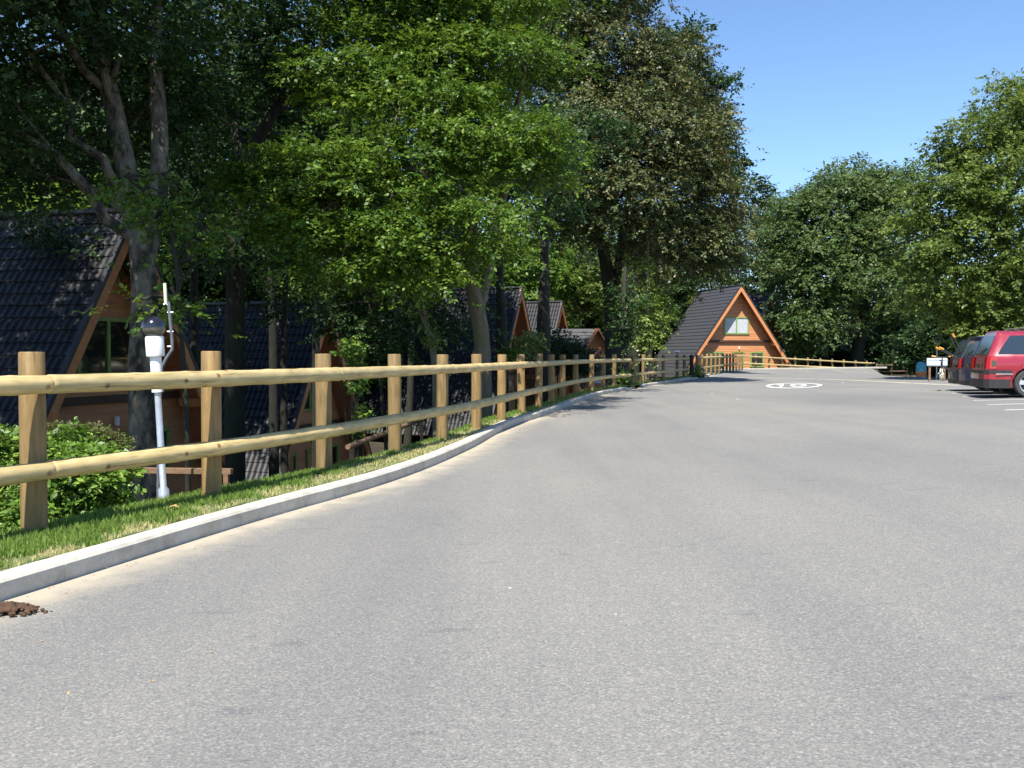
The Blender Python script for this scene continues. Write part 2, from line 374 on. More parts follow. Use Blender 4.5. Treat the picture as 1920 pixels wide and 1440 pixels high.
def crown_quads(lobes, leaf, density, seed, aspect=.62, droop=.35, per=14, bough=.75, flat=.4, keep=None, inner=.18, gap=2.1):
    density = density * DM
    """lobes: list of (centre, radii). density = leaf area per unit of lobe surface area. Returns quads, tints, bough centres"""
    rg = np.random.default_rng(seed); Q = []; T = []; BC = []
    for c, r in lobes:
        c = np.array(c, float); r = np.array(r, float)
        area = 4 * math.pi * ((r[0] * r[1]) ** 1.6 / 3 + (r[0] * r[2]) ** 1.6 / 3 + (r[1] * r[2]) ** 1.6 / 3) ** (1 / 1.6)
        nb = max(6, int(area / (bough * bough * gap)))
        dirs = norm(rg.normal(0, 1, (nb, 3))); rad = 1 - np.abs(rg.normal(0, inner, (nb, 1))); rad = np.clip(rad, .15, 1.0)
        rad *= rg.uniform(.86, 1.12, (nb, 1))
        bc = c + dirs * r * rad
        nl = area * density / (leaf * leaf * aspect * .5); ns = max(3, int(nl / nb / per))
        size = bough * rg.uniform(.55, 1.35, nb); tone = rg.normal(0, .10, nb)
        cnt = np.maximum(2, (ns * (size / bough) ** 2 * rg.uniform(.6, 1.4, nb)).astype(int)); idx = np.repeat(np.arange(nb), cnt)
        g = rg.normal(0, 1, (len(idx), 3)) * np.array([.47, .47, flat * .42]) * size[idx][:, None]
        hd = np.hypot(g[:, 0], g[:, 1]); out = norm((bc[idx] - c) * np.array([1, 1, .2]))
        g[:, 2] -= droop * hd * hd / size[idx] * .8
        p = bc[idx] + g
        d = norm(out * .7 + norm(g * np.array([1, 1, .3])) * .8 + rg.normal(0, .35, p.shape) + np.array([0, 0, -droop * .8]))
        up = norm(np.array([0, 0, 1.]) + out * .35 + rg.normal(0, .3, p.shape))
        if keep is not None:
            k = keep(p); p, d, up, idx = p[k], d[k], up[k], idx[k]
        if len(p) == 0: continue
        ln = leaf * per * .33 * rg.uniform(.6, 1.3, len(p))
        q = leaves(rg, p, d, up, leaf, aspect, per, ln); Q.append(q)
        tt = np.repeat(tone[idx], per) + rg.beta(2.2, 3.2, len(q)) ; tt = np.where(rg.random(len(q)) < .06, tt + .35, tt)
        T.append(np.clip(tt, 0, 1)); BC.append(bc)
    return np.concatenate(Q), np.concatenate(T), np.concatenate(BC)

def wiggle(a, b, n, amp, rnd):
    a, b = Vector(a), Vector(b); o = []
    for i in range(n + 1):
        t = i / n; p = a.lerp(b, t); k = math.sin(math.pi * t) * amp
        o.append(p + Vector((rnd.uniform(-k, k), rnd.uniform(-k, k), rnd.uniform(-k, k) * .5)))
    return o
def tree(name, label, trunk, rad, lobes, leafm, leaf, density, seed, barkm='barkdark', group=None, base=None, limbs=None, twigs=40, cat='tree', **kw):
    """trunk: list of stems, each a list of points; rad: base radius"""
    rnd = random.Random(seed); base = Vector(base or trunk[0][0]); t = empty(name, base, 0, label, cat, group)
    q, ti, bc = crown_quads(lobes, leaf, density, seed, **kw)
    q = q - np.array(base)
    quads_np('crown', q, M[leafm], t, ti)
    m = MB()
    tops = []
    for si, st in enumerate(trunk):
        st = [Vector(p) - base for p in st]; pts = catmull(st, 5) if len(st) > 2 else wiggle(st[0], st[-1], 8, .12, rnd)
        n = len(pts); r0 = rad * (1 if si == 0 else .62)
        rr = [r0 * (1 - .72 * (i / (n - 1)) ** 1.1) for i in range(n)]
        if si == 0: rr[0] *= 1.35; rr[1] *= 1.1
        m.tube(pts, rr, 14, wob=.1, seed=seed + si); tops.append((pts, rr))
    for c, r in (lobes if limbs is None else lobes[:limbs]):
        c = Vector(c) - base
        pts, rr = min(tops, key=lambda s: min((p - c).length for p in s[0][len(s[0]) // 3:]))
        low = [i for i in range(len(pts)) if pts[i].z < c.z - .2 and i > len(pts) * .3] or [len(pts) // 2]
        i = rnd.choice(low[-max(1, len(low) // 2):]); w = wiggle(pts[i], c + Vector((0, 0, .15)), 6, min(.35, (c - pts[i]).length * .07), rnd)
        m.tube(w, [lerp(rr[i] * .55, .03, k / 6) for k in range(7)], 8, wob=.1, seed=seed)
        near = sorted(bc.tolist(), key=lambda b: (Vector(b) - base - c).length)
        near = [b for b in near if (Vector(b) - base - c).length < max(r) * 1.15]
        rnd.shuffle(near)
        for b in near[:max(4, twigs // max(1, len(lobes)))]:
            w2 = wiggle(w[rnd.randint(3, 6)], Vector(b) - base, 4, .12, rnd)
            m.tube(w2, [.03, .025, .018, .012, .006], 5, cap=False)
    m.build('trunk', M[barkm], t, smooth=True, fixn=False)
    return t
def LB(px, py, d, rx, ry=None, rz=None):
    """lobe from pixel centre, depth and pixel radii"""
    k = d / F; rx_ = rx * k; rz__ = (rz or rx) * k
    return (tuple(P(px, py, d)), (rx_, (ry or rx) * k, rz__))

# ================================================================== SETTING
def sheet(name, rows, mat, smooth=True):
    n = len(rows[0]); v = [p for r in rows for p in r]
    f = [(i * n + j, i * n + j + 1, (i + 1) * n + j + 1, (i + 1) * n + j) for i in range(len(rows) - 1) for j in range(n - 1)]
    m = MB(); m.add(v, f); o = m.build(name, mat, smooth=False, fixn=False)
    o.data.polygons.foreach_set('use_smooth', [smooth] * len(f)); return o
ys = [-8 + i for i in range(8)] + [i * .5 for i in range(0, 120)] + [60 + i * .75 for i in range(50)]
rows = []; grit = []
for Y in ys:
    a, b_ = kx(Y), xr(Y)
    if b_ < a + .2: b_ = a + .2
    r = []
    for j in range(61):
        t = (j / 60) ** 2.0; X = lerp(a + .02, b_, t); r.append((X, Y, road_z(X, Y)))
        u = (X - a) * .93; grit.append(math.exp(-max(0, u - .05) / .17) + .22 * math.exp(-max(0, u) / 1.2))
    rows.append(r)
road = sheet('road', rows, M['asphalt']); tag(road, kind='structure')
a_ = road.data.attributes.new('grit', 'FLOAT', 'POINT'); a_.data.foreach_set('value', grit)
def TE(Y): return float(np.interp(Y, [5, 6.5, 8, 10, 13, 20, 40], [1.02, .92, .80, .66, .50, .45, .50]))
# verge: strips left of the kerb
def offs(t, Y, te):
    z0 = float(np.interp(Y, [0, 50, 58, 76, 86], [0, 0, .06, .12, -.45])) + .117
    u = min(1, max(0, (t - te) / (8.5 - te))); return lerp(z0, B(Y), 1 - (1 - u) ** 1.8)
KD = smoothline(KB, .15); rows = []; ts = [.135, .22, .4, .6, .8, 1.0, 1.25, 1.6, 2.1, 2.8, 3.8, 5, 6.5, 9]
def kn(i):
    d = (KD[min(i + 1, len(KD) - 1)] - KD[max(i - 1, 0)]).normalized(); return Vector((-d.y, d.x))
for i, p in enumerate(KD):
    if p.y > 86: break
    n = kn(i); te = TE(p.y); r = []
    for t in ts:
        q = p + n * t; r.append((q.x, q.y, offs(t, p.y, te) + random.uniform(-.01, .01)))
    rows.append(r)
def vergemat():
    m, n, b = new_mat('turf soil'); v = coords(n); f = noise(n, v, 3, 6); g = noise(n, v, 40, 4)
    r = ramp(n, f, [(.35, (.05, .09, .02)), (.55, (.13, .16, .05)), (.68, (.38, .30, .16))])
    r2 = ramp(n, g, [(.3, (.6, .6, .6)), (.7, (1.2, 1.2, 1.2))]); n.links.new(mixc(n, .8, r.outputs[0], r2.outputs[0], 'MULTIPLY'), b.inputs['Base Color'])
    b.inputs['Roughness'].default_value = .95; bump(n, b, g, .6, .02); return m
verge = sheet('verge', [r[:8] for r in rows], vergemat()); tag(verge, kind='structure')
bank = sheet('bank', [r[7:] for r in rows], M['soil']); tag(bank, kind='structure')
def gz(X, Y):
    k = kx(Y)
    if X < k - 4: return B(Y) if X > -60 else B(Y)
    if Y > 88: return B(Y)
    if X > xr(Y): return .67 - .0137 * Y - .03
    return min(B(Y), -1.0)
gx = list(range(-160, -40, 20)) + [-40 + 2.5 * i for i in range(45)] + list(range(75, 200, 20)); gy = [-40, -20] + [-8 + 2.5 * i for i in range(50)] + [140, 180, 240, 320]
ground = sheet('ground', [[(x, y, gz(x, y)) for x in gx] for y in gy], M['soil']); tag(ground, kind='structure')
# kerb stones: one continuous kerb of butted blocks, missing where the fence is broken
m = MB(); acc = 0; prof = [(0, -.06), (0, .095), (.018, .114), (.135, .119), (.135, -.06)]
def kpt(s_):
    a = 0
    for i in range(len(KD) - 1):
        l = (KD[i + 1] - KD[i]).length
        if a + l >= s_:
            return KD[i].lerp(KD[i + 1], (s_ - a) / l), (KD[i + 1] - KD[i]).normalized()
        a += l
    return KD[-1], (KD[-1] - KD[-2]).normalized()
tot = sum((KD[i + 1] - KD[i]).length for i in range(len(KD) - 1)); s0 = 0
while s0 < tot - 1:
    p0, d0 = kpt(s0); L_ = .915
    if not (35.6 < p0.y < 38.0 or 51.2 < p0.y < 53.8) and p0.y < 86:
        vs = []
        for k in range(3):
            p, d = kpt(s0 + .0025 + (L_ - .005) * k / 2); n = Vector((-d.y, d.x)); z = road_z(p.x + .1, p.y)
            jit = random.uniform(-.002, .002)
            drop = .07 if (35.0 < p.y < 38.6 or 50.6 < p.y < 54.4) else 0
            vs += [(p.x + n.x * (t + jit), p.y + n.y * (t + jit), z + h - (drop if h > 0 else 0) * .7) for t, h in prof]
        f = [(a * 5 + b_, a * 5 + (b_ + 1) % 5, (a + 1) * 5 + (b_ + 1) % 5, (a + 1) * 5 + b_) for a in range(2) for b_ in range(5)]
        f += [(4, 3, 2, 1, 0), (10, 11, 12, 13, 14)]; m.add(vs, f)
    s0 += L_
kerb = m.build('kerb', M['kerb'], smooth=False); tag(kerb, kind='structure')

# grass blades on the verge
rg = np.random.default_rng(3); Q = []; T = []
def grass_between(i0, i1, count, t0, t1, h):
    for _ in range(count):
        u = random.uniform(i0, i1); i = int(u); p = KD[i].lerp(KD[min(i + 1, len(KD) - 1)], u - i); n = kn(i)
        t = random.uniform(t0, t1); te = TE(p.y)
        if 35.6 < p.y < 38.0: t = random.uniform(0, t1)
        q = p + n * t; z = offs(t, p.y, te)
        # straw coloured margin beside the kerb, ragged
        edge = float(np.interp(p.y, [4, 6, 8, 10, 12, 15, 18], [.05, .12, .2, .42, .38, .22, .1])) + .14
        straw = t < edge + .10 * math.sin(p.y * 7.3) + .07 * math.sin(p.y * 17 + 1) + random.uniform(-.06, .06)
        if straw and random.random() < .55: continue
        hh = h * random.uniform(.5, 1.25) * (.6 if straw else 1); w = .0035 + .00022 * p.y
        a = random.uniform(0, 6.283); cx, cy = math.cos(a) * w, math.sin(a) * w; b1 = random.uniform(0, 6.283); l = hh * random.uniform(.1, .7)
        tx, ty = math.cos(b1) * l, math.sin(b1) * l
        Q.append(((q.x - cx, q.y - cy, z - .005), (q.x + cx, q.y + cy, z - .005), (q.x + tx * .5 + cx * .7, q.y + ty * .5 + cy * .7, z + hh * .65), (q.x + tx, q.y + ty, z + hh)))
        T.append(min(1, random.uniform(.75, 1.0)) if straw and random.random() < .8 else random.betavariate(2, 3) * .62)
i15 = next(i for i, p in enumerate(KD) if p.y > 13); i30 = next(i for i, p in enumerate(KD) if p.y > 30); i3 = next(i for i, p in enumerate(KD) if p.y > 3)
i86 = next(i for i, p in enumerate(KD) if p.y > 60)
grass_between(i3, i15, 62000, .14, 1.3, .048); grass_between(i15, i30, 26000, .14, .9, .055); grass_between(i30, i86, 6000, .2, .8, .09)
g = quads_np('verge_grass', np.array(Q), M['grassb'], None, np.array(T)); tag(g, 'short bright green grass with straw coloured edge along the kerb', 'grass', kind='stuff')

Q = []; T = []
for _ in range(420):
    u = random.uniform(i3, i30); i = int(u); p = KD[i].lerp(KD[i + 1], u - i); n = kn(i); q = p - n * abs(random.gauss(.02, .16) if random.random() < .8 else random.gauss(0, 1.6))
    if q.x < p.x: continue
    z = road_z(q.x, q.y) + .003; a = random.uniform(0, 6.28); l = random.uniform(.006, .017); d1 = Vector((math.cos(a), math.sin(a), random.uniform(-.1, .4))) * l; d2 = Vector((-math.sin(a), math.cos(a), random.uniform(-.2, .3))) * l * .5
    b_ = Vector((q.x, q.y, z)); Q.append([tuple(b_ - d1 * .5), tuple(b_ + d2), tuple(b_ + d1), tuple(b_ - d2)]); T.append(random.random())
g = quads_np('leaf_litter', np.array(Q), M['leafdry']); tag(g, 'tiny dry leaf bits lying along the gutter', 'litter', kind='stuff')
# painted markings (4 mm above the road)
def painted(name, polys, mat, label, cat, group=None, lift=.004):
    m = MB()
    for poly in polys: m.add([(x, y, road_z(x, y) + lift) for x, y in poly], [tuple(range(len(poly)))])
    return tag(m.build(name, mat, fixn=False), label, cat, group)
def strip_polys(a, b_, w, n=14):
    a, b_ = Vector(a), Vector(b_); d = (b_ - a).normalized(); k = Vector((-d.y, d.x)) * w / 2
    return [[tuple(a.lerp(b_, i / n) - k), tuple(a.lerp(b_, (i + 1) / n) - k), tuple(a.lerp(b_, (i + 1) / n) + k), tuple(a.lerp(b_, i / n) + k)] for i in range(n)]
HD = Vector((.96, -.28)).normalized()       # direction the parked cars point
bays = [(1884, 769.4, 'nearest the camera'), (1851, 759.6, 'second nearest to the camera'), (1824, 751.6, 'third nearest to the camera'),
        (1804, 744.5, 'just in front of the red estate car'), (1784, 738.7, 'running under the red estate car'), (1776, 733, 'between the red and navy cars'), (1772, 728.5, 'behind the navy car')]
for px, py, w_ in bays:
    p = G(px, py).xy; painted('bay_line', strip_polys(p, p + HD * 4.8, .10), M['paintw'], 'white parking bay line on the asphalt, ' + w_, 'road marking', 'parking bay lines')
# cream line across the road
pts = [G(x, y).xy for x, y in ((1292, 709.5), (1340, 708.2), (1400, 707.8), (1440, 708.5), (1490, 710), (1540, 710.6), (1600, 713), (1660, 716), (1720, 719), (1800, 723))]
pl = []
for a, b_ in zip(pts, pts[1:]):
    pl += strip_polys(a, b_, .42, 6)
painted('edge_line', pl, M['painty'], 'long worn cream line painted across the road before the crest', 'road marking')
# roundel with 10
cc = G(1488.5, 722.6).xy; RX = 50 / F * cc.y; RY = 4.2
U_ = Vector((.956, -.292)); V_ = Vector((.292, .956))
def rl(a, b_): q = cc + U_ * (RX * a) + V_ * (RY * b_); return (q.x, q.y)
def ell(k, a0, a1, n=3): return [rl(k * math.cos(a0 + (a1 - a0) * i / n), k * math.sin(a0 + (a1 - a0) * i / n)) for i in range(n + 1)]
pl = []
for i in range(40):
    a0, a1 = 2 * math.pi * i / 40, 2 * math.pi * (i + 1) / 40; pl.append(ell(1, a0, a1) + ell(.88, a0, a1)[::-1])
def rectp(x0, x1, y0, y1): return [rl(x0, y0), rl(x1, y0), rl(x1, y1), rl(x0, y1)]
pl += [rectp(-.50, -.38, -.5, .5), [rl(-.50, .5), rl(-.50, .26), rl(-.64, .16), rl(-.64, .3)]]
for i in range(24):
    a0, a1 = 2 * math.pi * i / 24, 2 * math.pi * (i + 1) / 24; o_ = []
    for k, aa in ((1, (a0, a1)), (.56, (a1, a0))):
        for q in aa: o_.append(rl(.16 + .30 * k * math.cos(q), .52 * (k if k == 1 else .72) * math.sin(q)))
    pl.append(o_)
painted('speed_roundel', pl, M['paintw'], 'white painted oval on the road with the number 10 inside', 'road marking', lift=.005)

# ================================================================== FENCES
pz = lambda p: float(np.interp(p.y, [0, 50, 58, 76, 85], [.11, .11, .17, .22, -.42]))
post_meshes = []
for k in range(3):
    m = MB(); rnd = random.Random(k); n = 16; H = 1.21
    sec = [(-.35, .083), (0, .083), (.35, .0825), (.75, .082), (H - .010, .0815), (H, .075)]
    m.tube([(0, 0, z) for z, r in sec], [r for z, r in sec], n, wob=.035, seed=k)
    o = m.build('post', M['post'], smooth=True); post_meshes.append(o.data); bpy.data.objects.remove(o)
def fence(name, pts, label, spans, ext0=None, ext1=None, mat=None, scale=1.0, rr=.066, hs=(.427, .997)):
    base = Vector((pts[0].x, pts[0].y, pz(pts[0]))); t = empty(name, base, 0, label, 'fence')
    for i, p in enumerate(pts):
        me = post_meshes[i % 3]
        o = bpy.data.objects.new('post', me); C.objects.link(o); o.parent = t
        o.location = Vector((p.x, p.y, pz(p) + random.uniform(-.012, .015))) - base
        o.rotation_euler = (random.uniform(-.014, .014), random.uniform(-.014, .014), random.uniform(0, 6))
        if mat: 
            o.material_slots[0].link = 'OBJECT'; o.material_slots[0].material = mat
    path = list(pts)
    if ext0: path = [ext0] + path
    if ext1: path = path + [ext1]
    for hz in hs:
        i = 0; k = 0
        while i < len(path) - 1:
            j = min(i + spans, len(path) - 1)
            seg = path[i:j + 1]; P3 = []
            for a in range(len(seg)):
                d = (seg[min(a + 1, len(seg) - 1)] - seg[max(a - 1, 0)]).normalized(); n = Vector((d.y, -d.x)) * (.083 + rr * .80)
                P3.append(Vector((seg[a].x + n.x, seg[a].y + n.y, pz(seg[a]) + hz)))
            d0 = (P3[1] - P3[0]).normalized(); d1 = (P3[-1] - P3[-2]).normalized()
            P3[0] += d0 * (.02 if i else 0); P3[-1] += d1 * .012
            c3 = catmull(P3, 26); o0 = c3[0].copy(); rnd = random.Random(i * 7 + int(hz * 10)); r_a, r_b = rr * rnd.uniform(.98, 1.07), rr * rnd.uniform(.9, .99)
            if k % 2: r_a, r_b = r_b, r_a
            # straight local X axis so that the grain runs along the rail
            L_ = (c3[-1] - o0); rotz = math.atan2(L_.y, L_.x); roty = -math.atan2(L_.z, L_.xy.length)
            mt = (Matrix.Translation(o0) @ Matrix.Rotation(rotz, 4, 'Z') @ Matrix.Rotation(roty, 4, 'Y'))
            inv = mt.inverted(); cl = [inv @ q for q in c3]
            m = MB(); nn = len(cl); rad = []
            for q in range(nn):
                r_ = lerp(r_a, r_b, q / (nn - 1)) * (1 + .018 * math.sin(q * .7 + i) + .012 * math.sin(q * .23 + hz * 9)); nd = (q + i * 3 + int(hz * 10)) % 7; r_ *= 1.055 if nd == 0 and rnd.random() < .8 else 1.0; rad.append(r_)
            m.tube([cl[0] - (cl[1] - cl[0]).normalized() * .006] + cl + [cl[-1] + (cl[-1] - cl[-2]).normalized() * .006], [rad[0] * .93] + rad + [rad[-1] * .93], 14, wob=.02, seed=i)
            o = m.build('rail', mat or M['rail'], t, smooth=True); o.matrix_local = Matrix.Translation(-base) @ mt
            i = j; k += 1
    return t
F0 = Vector((-4.05, 4.3))
fence('post_and_rail_fence', [F0] + FENA, 'long log fence beside the kerb in the left foreground, ending at the dark ivy trunk', 2, Vector((-5.0, 2.4)), Vector((4.35, 35.4)))
fence('post_and_rail_fence', FENB, 'short middle length of log fence between the dark ivy trunk and the dark shaded post', 2, Vector((4.75, 37.0)), Vector((9.5, 51.0)))
fence('post_and_rail_fence', FENC, 'log fence with close posts in front of the orange gable, past the dark shaded post', 3)
fence('post_and_rail_fence', FEND, 'thin looking log fence along the far edge of the road right of the orange chalet', 3, Vector((18.7, 76)), Vector((33.0, 85.4)))
ol = [Vector((33.6, 86.0)), Vector((35.2, 86.6)), Vector((37, 87.4)), Vector((38.9, 88.2))]
_p = pz; pz = lambda p: -.62
fence('old_fence', ol, 'dark weathered rail fence in deep shade beyond the end of the far log fence', 3, mat=M['oldwood'])
pz = _p
# dark shaded post bundle at the second break
m = MB(); m.tube([(0, 0, -.5), (.02, 0, .6), (0, .02, 1.32)], [.15, .12, .10], 12, wob=.2); o = m.build('shaded_post', M['barkdark'], smooth=True, loc=(9.95, 51.8, .0))
tag(o, 'dark thick stump like post in the break of the fence near the orange chalet', 'post')
# handrails below the bank
def handrail(name, a, b_, h, label):
    t = empty(name, a, 0, label, 'handrail'); a, b_ = Vector(a), Vector(b_); d = b_ - a
    m = MB(); m.tube([(0, 0, 0), d * .5, d], .045, 10); m.build('rail', M['deck'], t, smooth=True)
    for k in (.04, .55, .96):
        m = MB(); q = d * k; m.beam(q - Vector((0, 0, h)), q - Vector((0, 0, .03)), .07, .07, (1, 0, 0)); m.build('post', M['deck'], t, bevel=.004)
    return t
handrail('handrail', P(652, 838, 15.5), P(795, 785, 21), 1.5, 'sloping brown wooden handrail below the bank behind the fourth fence post')
m = MB(); b0 = P(424, 884, 11.5); t = empty('handrail', b0, 0, 'small brown T shaped handrail end behind the second fence post', 'handrail')
m.beam((-1.6, .4, -.03), (.07, 0, 0), .07, .07); m.build('rail', M['deck'], t, bevel=.004); m = MB(); m.beam((0, 0, -1.6), (0, 0, -.036), .06, .06, (1, 0, 0)); m.build('post', M['deck'], t, bevel=.004)

# ================================================================== CHALETS
def roof_side(m, side, H, t, Lr, rows, cor, amp, lip=.035, lift=.0, flatn=10):
    """one slope: side -1 left / +1 right; local x = width, y = back, z up"""
    ang = math.hypot(1, t); Sx = H * ang + .02; ux, uz = side * t / ang, -1 / ang; nx, nz = side / ang, t / ang
    cols = []
    amp *= .62
    if cor:
        nc = int(Lr / cor)
        for c in range(nc):
            for q, h in ((0, 0), (.12, .3), (.32, 1), (.5, 1), (.7, .3), (.82, 0)): cols.append(((c + q) * cor, h * amp))
        cols.append((Lr, 0))
    else: cols = [(Lr * i / flatn, 0) for i in range(flatn + 1)]
    n = len(cols)
    for r_ in range(rows):
        s0, s1 = Sx * r_ / rows, Sx * (r_ + 1) / rows; vs = []
        for s_, o_ in ((s0 - .02, lift), (s1, lift + lip), (s1 + .001, lift - .01)):
            for y, h in cols: vs.append((ux * s_ + nx * (o_ + h), y, H + uz * s_ + nz * (o_ + h)))
        fs = [(a * n + c, a * n + c + 1, (a + 1) * n + c + 1, (a + 1) * n + c) for a in range(2) for c in range(n - 1)]
        m.add(vs, fs)
def gable_wall(m, H, t, y, face, bh=.17, inset=.2):
    z = 0; k = 0
    while z < H - .35:
        z1 = min(z + bh, H - .3); w0, w1 = max(.01, (H - z) * t - inset), max(.01, (H - z1) * t - inset)
        yo, yi = y - .016 * face, y
        m.add([(-w0, yo, z), (w0, yo, z), (w1, yi, z1), (-w1, yi, z1)], [(0, 1, 2, 3)])
        m.add([(-w0, yi + .004 * face, z), (w0, yi + .004 * face, z), (w0, yo, z), (-w0, yo, z)], [(0, 1, 2, 3)])
        z = z1
def window(parent, cx, z0, z1, w, y, panes, curtain, door=False, face=1):
    fr = MB(); fw = .11
    for x0, x1, a, b_ in ((cx - w / 2, cx + w / 2, z1 - fw, z1), (cx - w / 2 - .06, cx + w / 2 + .06, z0, z0 + fw * .9)):
        fr.box(((x0 + x1) / 2, y - .045 * face, (a + b_) / 2), ((x1 - x0) / 2, .05 if a == z0 else .04, (b_ - a) / 2))
    for k in range(panes + 1):
        x = cx - w / 2 + fw / 2 + (w - fw) * k / panes; fr.box((x, y - .045 * face, (z0 + z1) / 2), (fw / 2, .035, (z1 - z0) / 2 - fw))
    f = fr.build('window_frame', M['green'], parent, bevel=.004)
    g = MB(); g.box((cx, y - .02 * face, (z0 + z1) / 2), (w / 2 - fw * .6, .006, (z1 - z0) / 2 - fw * .6)); 
    if curtain:
        for k in range(panes):
            c = MB(); pw = (w - fw) / panes; x0 = cx - w / 2 + fw / 2 + pw * k + fw * .6; x1 = x0 + pw - fw * 1.2; n = 26; vs = []
            for i in range(n + 1):
                x = lerp(x0, x1, i / n); yy = y - (.034 + .006 * math.sin(i * 1.7)) * face
                top = z1 - fw; vs += [(x, yy, z0 + fw + .02), (x, yy, top)]
            c.add(vs, [(2 * i, 2 * i + 2, 2 * i + 3, 2 * i + 1) for i in range(n)]); c.build('curtain', M['curtain'], f, smooth=True, fixn=False)
    g.build('pane', M['pane'], f)
    return f
def chalet(loc, rz, label, shake=False, H=8.3, t=.65, Lr=9.0, curtain=True):
    root = empty('a_frame_chalet', loc, rz, label, 'chalet', 'A-frame holiday chalets')
    rc = .92
    m = MB(); 
    for sd in (-1, 1):
        if shake: roof_side(m, sd, H, t, Lr, 26, 0, 0, .04)
        else: roof_side(m, sd, H, t, Lr, 26, .22, .028, .03)
    rf = m.build('roof', M['shake'] if shake else M['tile'], root, smooth=False, fixn=False)
    m = MB(); ang = math.hypot(1, t)
    for sd in (-1, 1):      # soffit slab under the tiles
        ux, uz, nx, nz = sd * t / ang, -1 / ang, sd / ang, t / ang; SL = H * ang - .03
        for o0, o1 in ((-.16, -.02),):
            a = Vector((0, 0, H)); p = []
            for y in (.05, Lr - .03):
                for s_ in (.05, SL):
                    for o_ in (o0, o1): p.append((ux * s_ + nx * o_, y, H + uz * s_ + nz * o_))
            m.add(p, [(0, 1, 3, 2), (4, 6, 7, 5), (0, 4, 5, 1), (2, 3, 7, 6), (0, 2, 6, 4), (1, 5, 7, 3)])
    m.build('soffit', M['soffit'], root)
    m = MB(); m.tube([(0, -.03, H + .05), (0, Lr + .02, H + .05)], .085, 10); m.build('ridge_cap', M['ridge'], rf, smooth=True)
    for sd in (-1, 1):
        ux, uz, nx, nz = sd * t / ang, -1 / ang, sd / ang, t / ang; SL = H * ang - .12
        def pt(s_, o_, y): return (ux * s_ + nx * o_, y, H + uz * s_ + nz * o_)
        m = MB(); p = [pt(s_, o_, y) for y in (-.03, .045) for s_ in (0 if sd < 0 else 0.0, SL) for o_ in (-.30, -.035)]
        if sd > 0: p = [(x, y + .004, z) for x, y, z in p]
        m.add(p, [(0, 1, 3, 2), (4, 6, 7, 5), (0, 4, 5, 1), (2, 3, 7, 6), (0, 2, 6, 4), (1, 5, 7, 3)]); m.build('bargeboard', M['barge'], root)
        m = MB(); p = [pt(s_, o_, y) for y in (-.045, .08) for s_ in (0, SL + .1) for o_ in (-.033, .075)]
        if sd > 0: p = [(x, y + .004, z) for x, y, z in p]
        m.add(p, [(0, 1, 3, 2), (4, 6, 7, 5), (0, 4, 5, 1), (2, 3, 7, 6), (0, 2, 6, 4), (1, 5, 7, 3)]); m.build('verge_strip', M['ridge'], root)
        for zz in (1.3, 3.1):
            x = sd * ((H - zz) * t - .27); m = MB(); m.box((x, .35, zz - .05), (.08, .42, .12)); m.build('purlin_end', M['barge'], root, bevel=.01)
    m = MB(); gable_wall(m, H, t, rc, 1); m.build('wall', M['boards'], root, fixn=False); m = MB(); gable_wall(m, H, t, Lr - .4, -1); m.build('back_wall', M['boards'], root, fixn=False)
    m = MB(); wz = 3.3; w = (H - wz) * t - .2; m.box((0, rc - .10, wz), (w, .085, .10)); m.build('beam', M['band'], root, bevel=.01)
    window(root, 0, 3.92, 5.5, 2.45, rc, 2, curtain)
    window(root, -2.1, .15, 2.34, 1.75, rc, 2, False); window(root, 2.05, .95, 2.34, 1.3, rc, 1, False)
    m = MB(); m.box((.2, rc - .04, 1.08), (.46, .03, 1.08)); d = m.build('door', M['boards'], root, bevel=.005); d['label'] = 'orange board door in a green frame'
    m = MB(); 
    for x0, x1, a, b_ in ((-.36, -.26, 0, 2.26), (.66, .76, 0, 2.26)): m.box(((x0 + x1) / 2, rc - .05, (a + b_) / 2), ((x1 - x0) / 2, .05, (b_ - a) / 2))
    m.box((.2, rc - .05, 2.31), (.60, .05, .05)); m.build('door_frame', M['green'], root, bevel=.004)
    m = MB(); m.tube([(.55, rc - .12, 1.05), (.43, rc - .12, 1.05)], .012, 8); m.build('handle', M['galv'], d, smooth=True)
    m = MB(); m.box((.25, rc - .1, 2.68), (.055, .06, .13)); m.build('wall_lamp', M['white'], root, bevel=.03)
    return root
def face_rz(a): return math.radians(90 - a)      # gable direction (sin a, cos a)
ap = P(253, 397, 25.0)
c1 = chalet((ap.x, ap.y, ap.z - 8.3), face_rz(14), 'large dark roofed A-frame chalet in shade behind the near fence at the left edge', curtain=False)
def place(src, ap, a, label):
    c = copy_tree(src); c.location = (ap.x, ap.y, ap.z - 8.3); c.rotation_euler = (0, 0, face_rz(a)); c['label'] = label; return c
place(c1, P(617, 569, 38), 14, 'shaded A-frame chalet with dappled black roof, behind the third fence post')
place(c1, P(978, 541, 55), 20, 'tall A-frame chalet with sun flecked tiles behind the two large trunks')
place(c1, P(1054, 567, 68), 23, 'A-frame chalet with bright grey tiles just left of the little porch gable')
ap6 = P(1390, 535, 84)
place_rz = R(13)
chalet((ap6.x, ap6.y, ap6.z - 8.3), place_rz, 'sunlit orange A-frame chalet with green window frames facing down the road', shake=True, t=.70)
place(c1, P(1444, 551, 95), 44, 'A-frame chalet whose tiled roof shows behind the right slope of the orange chalet')
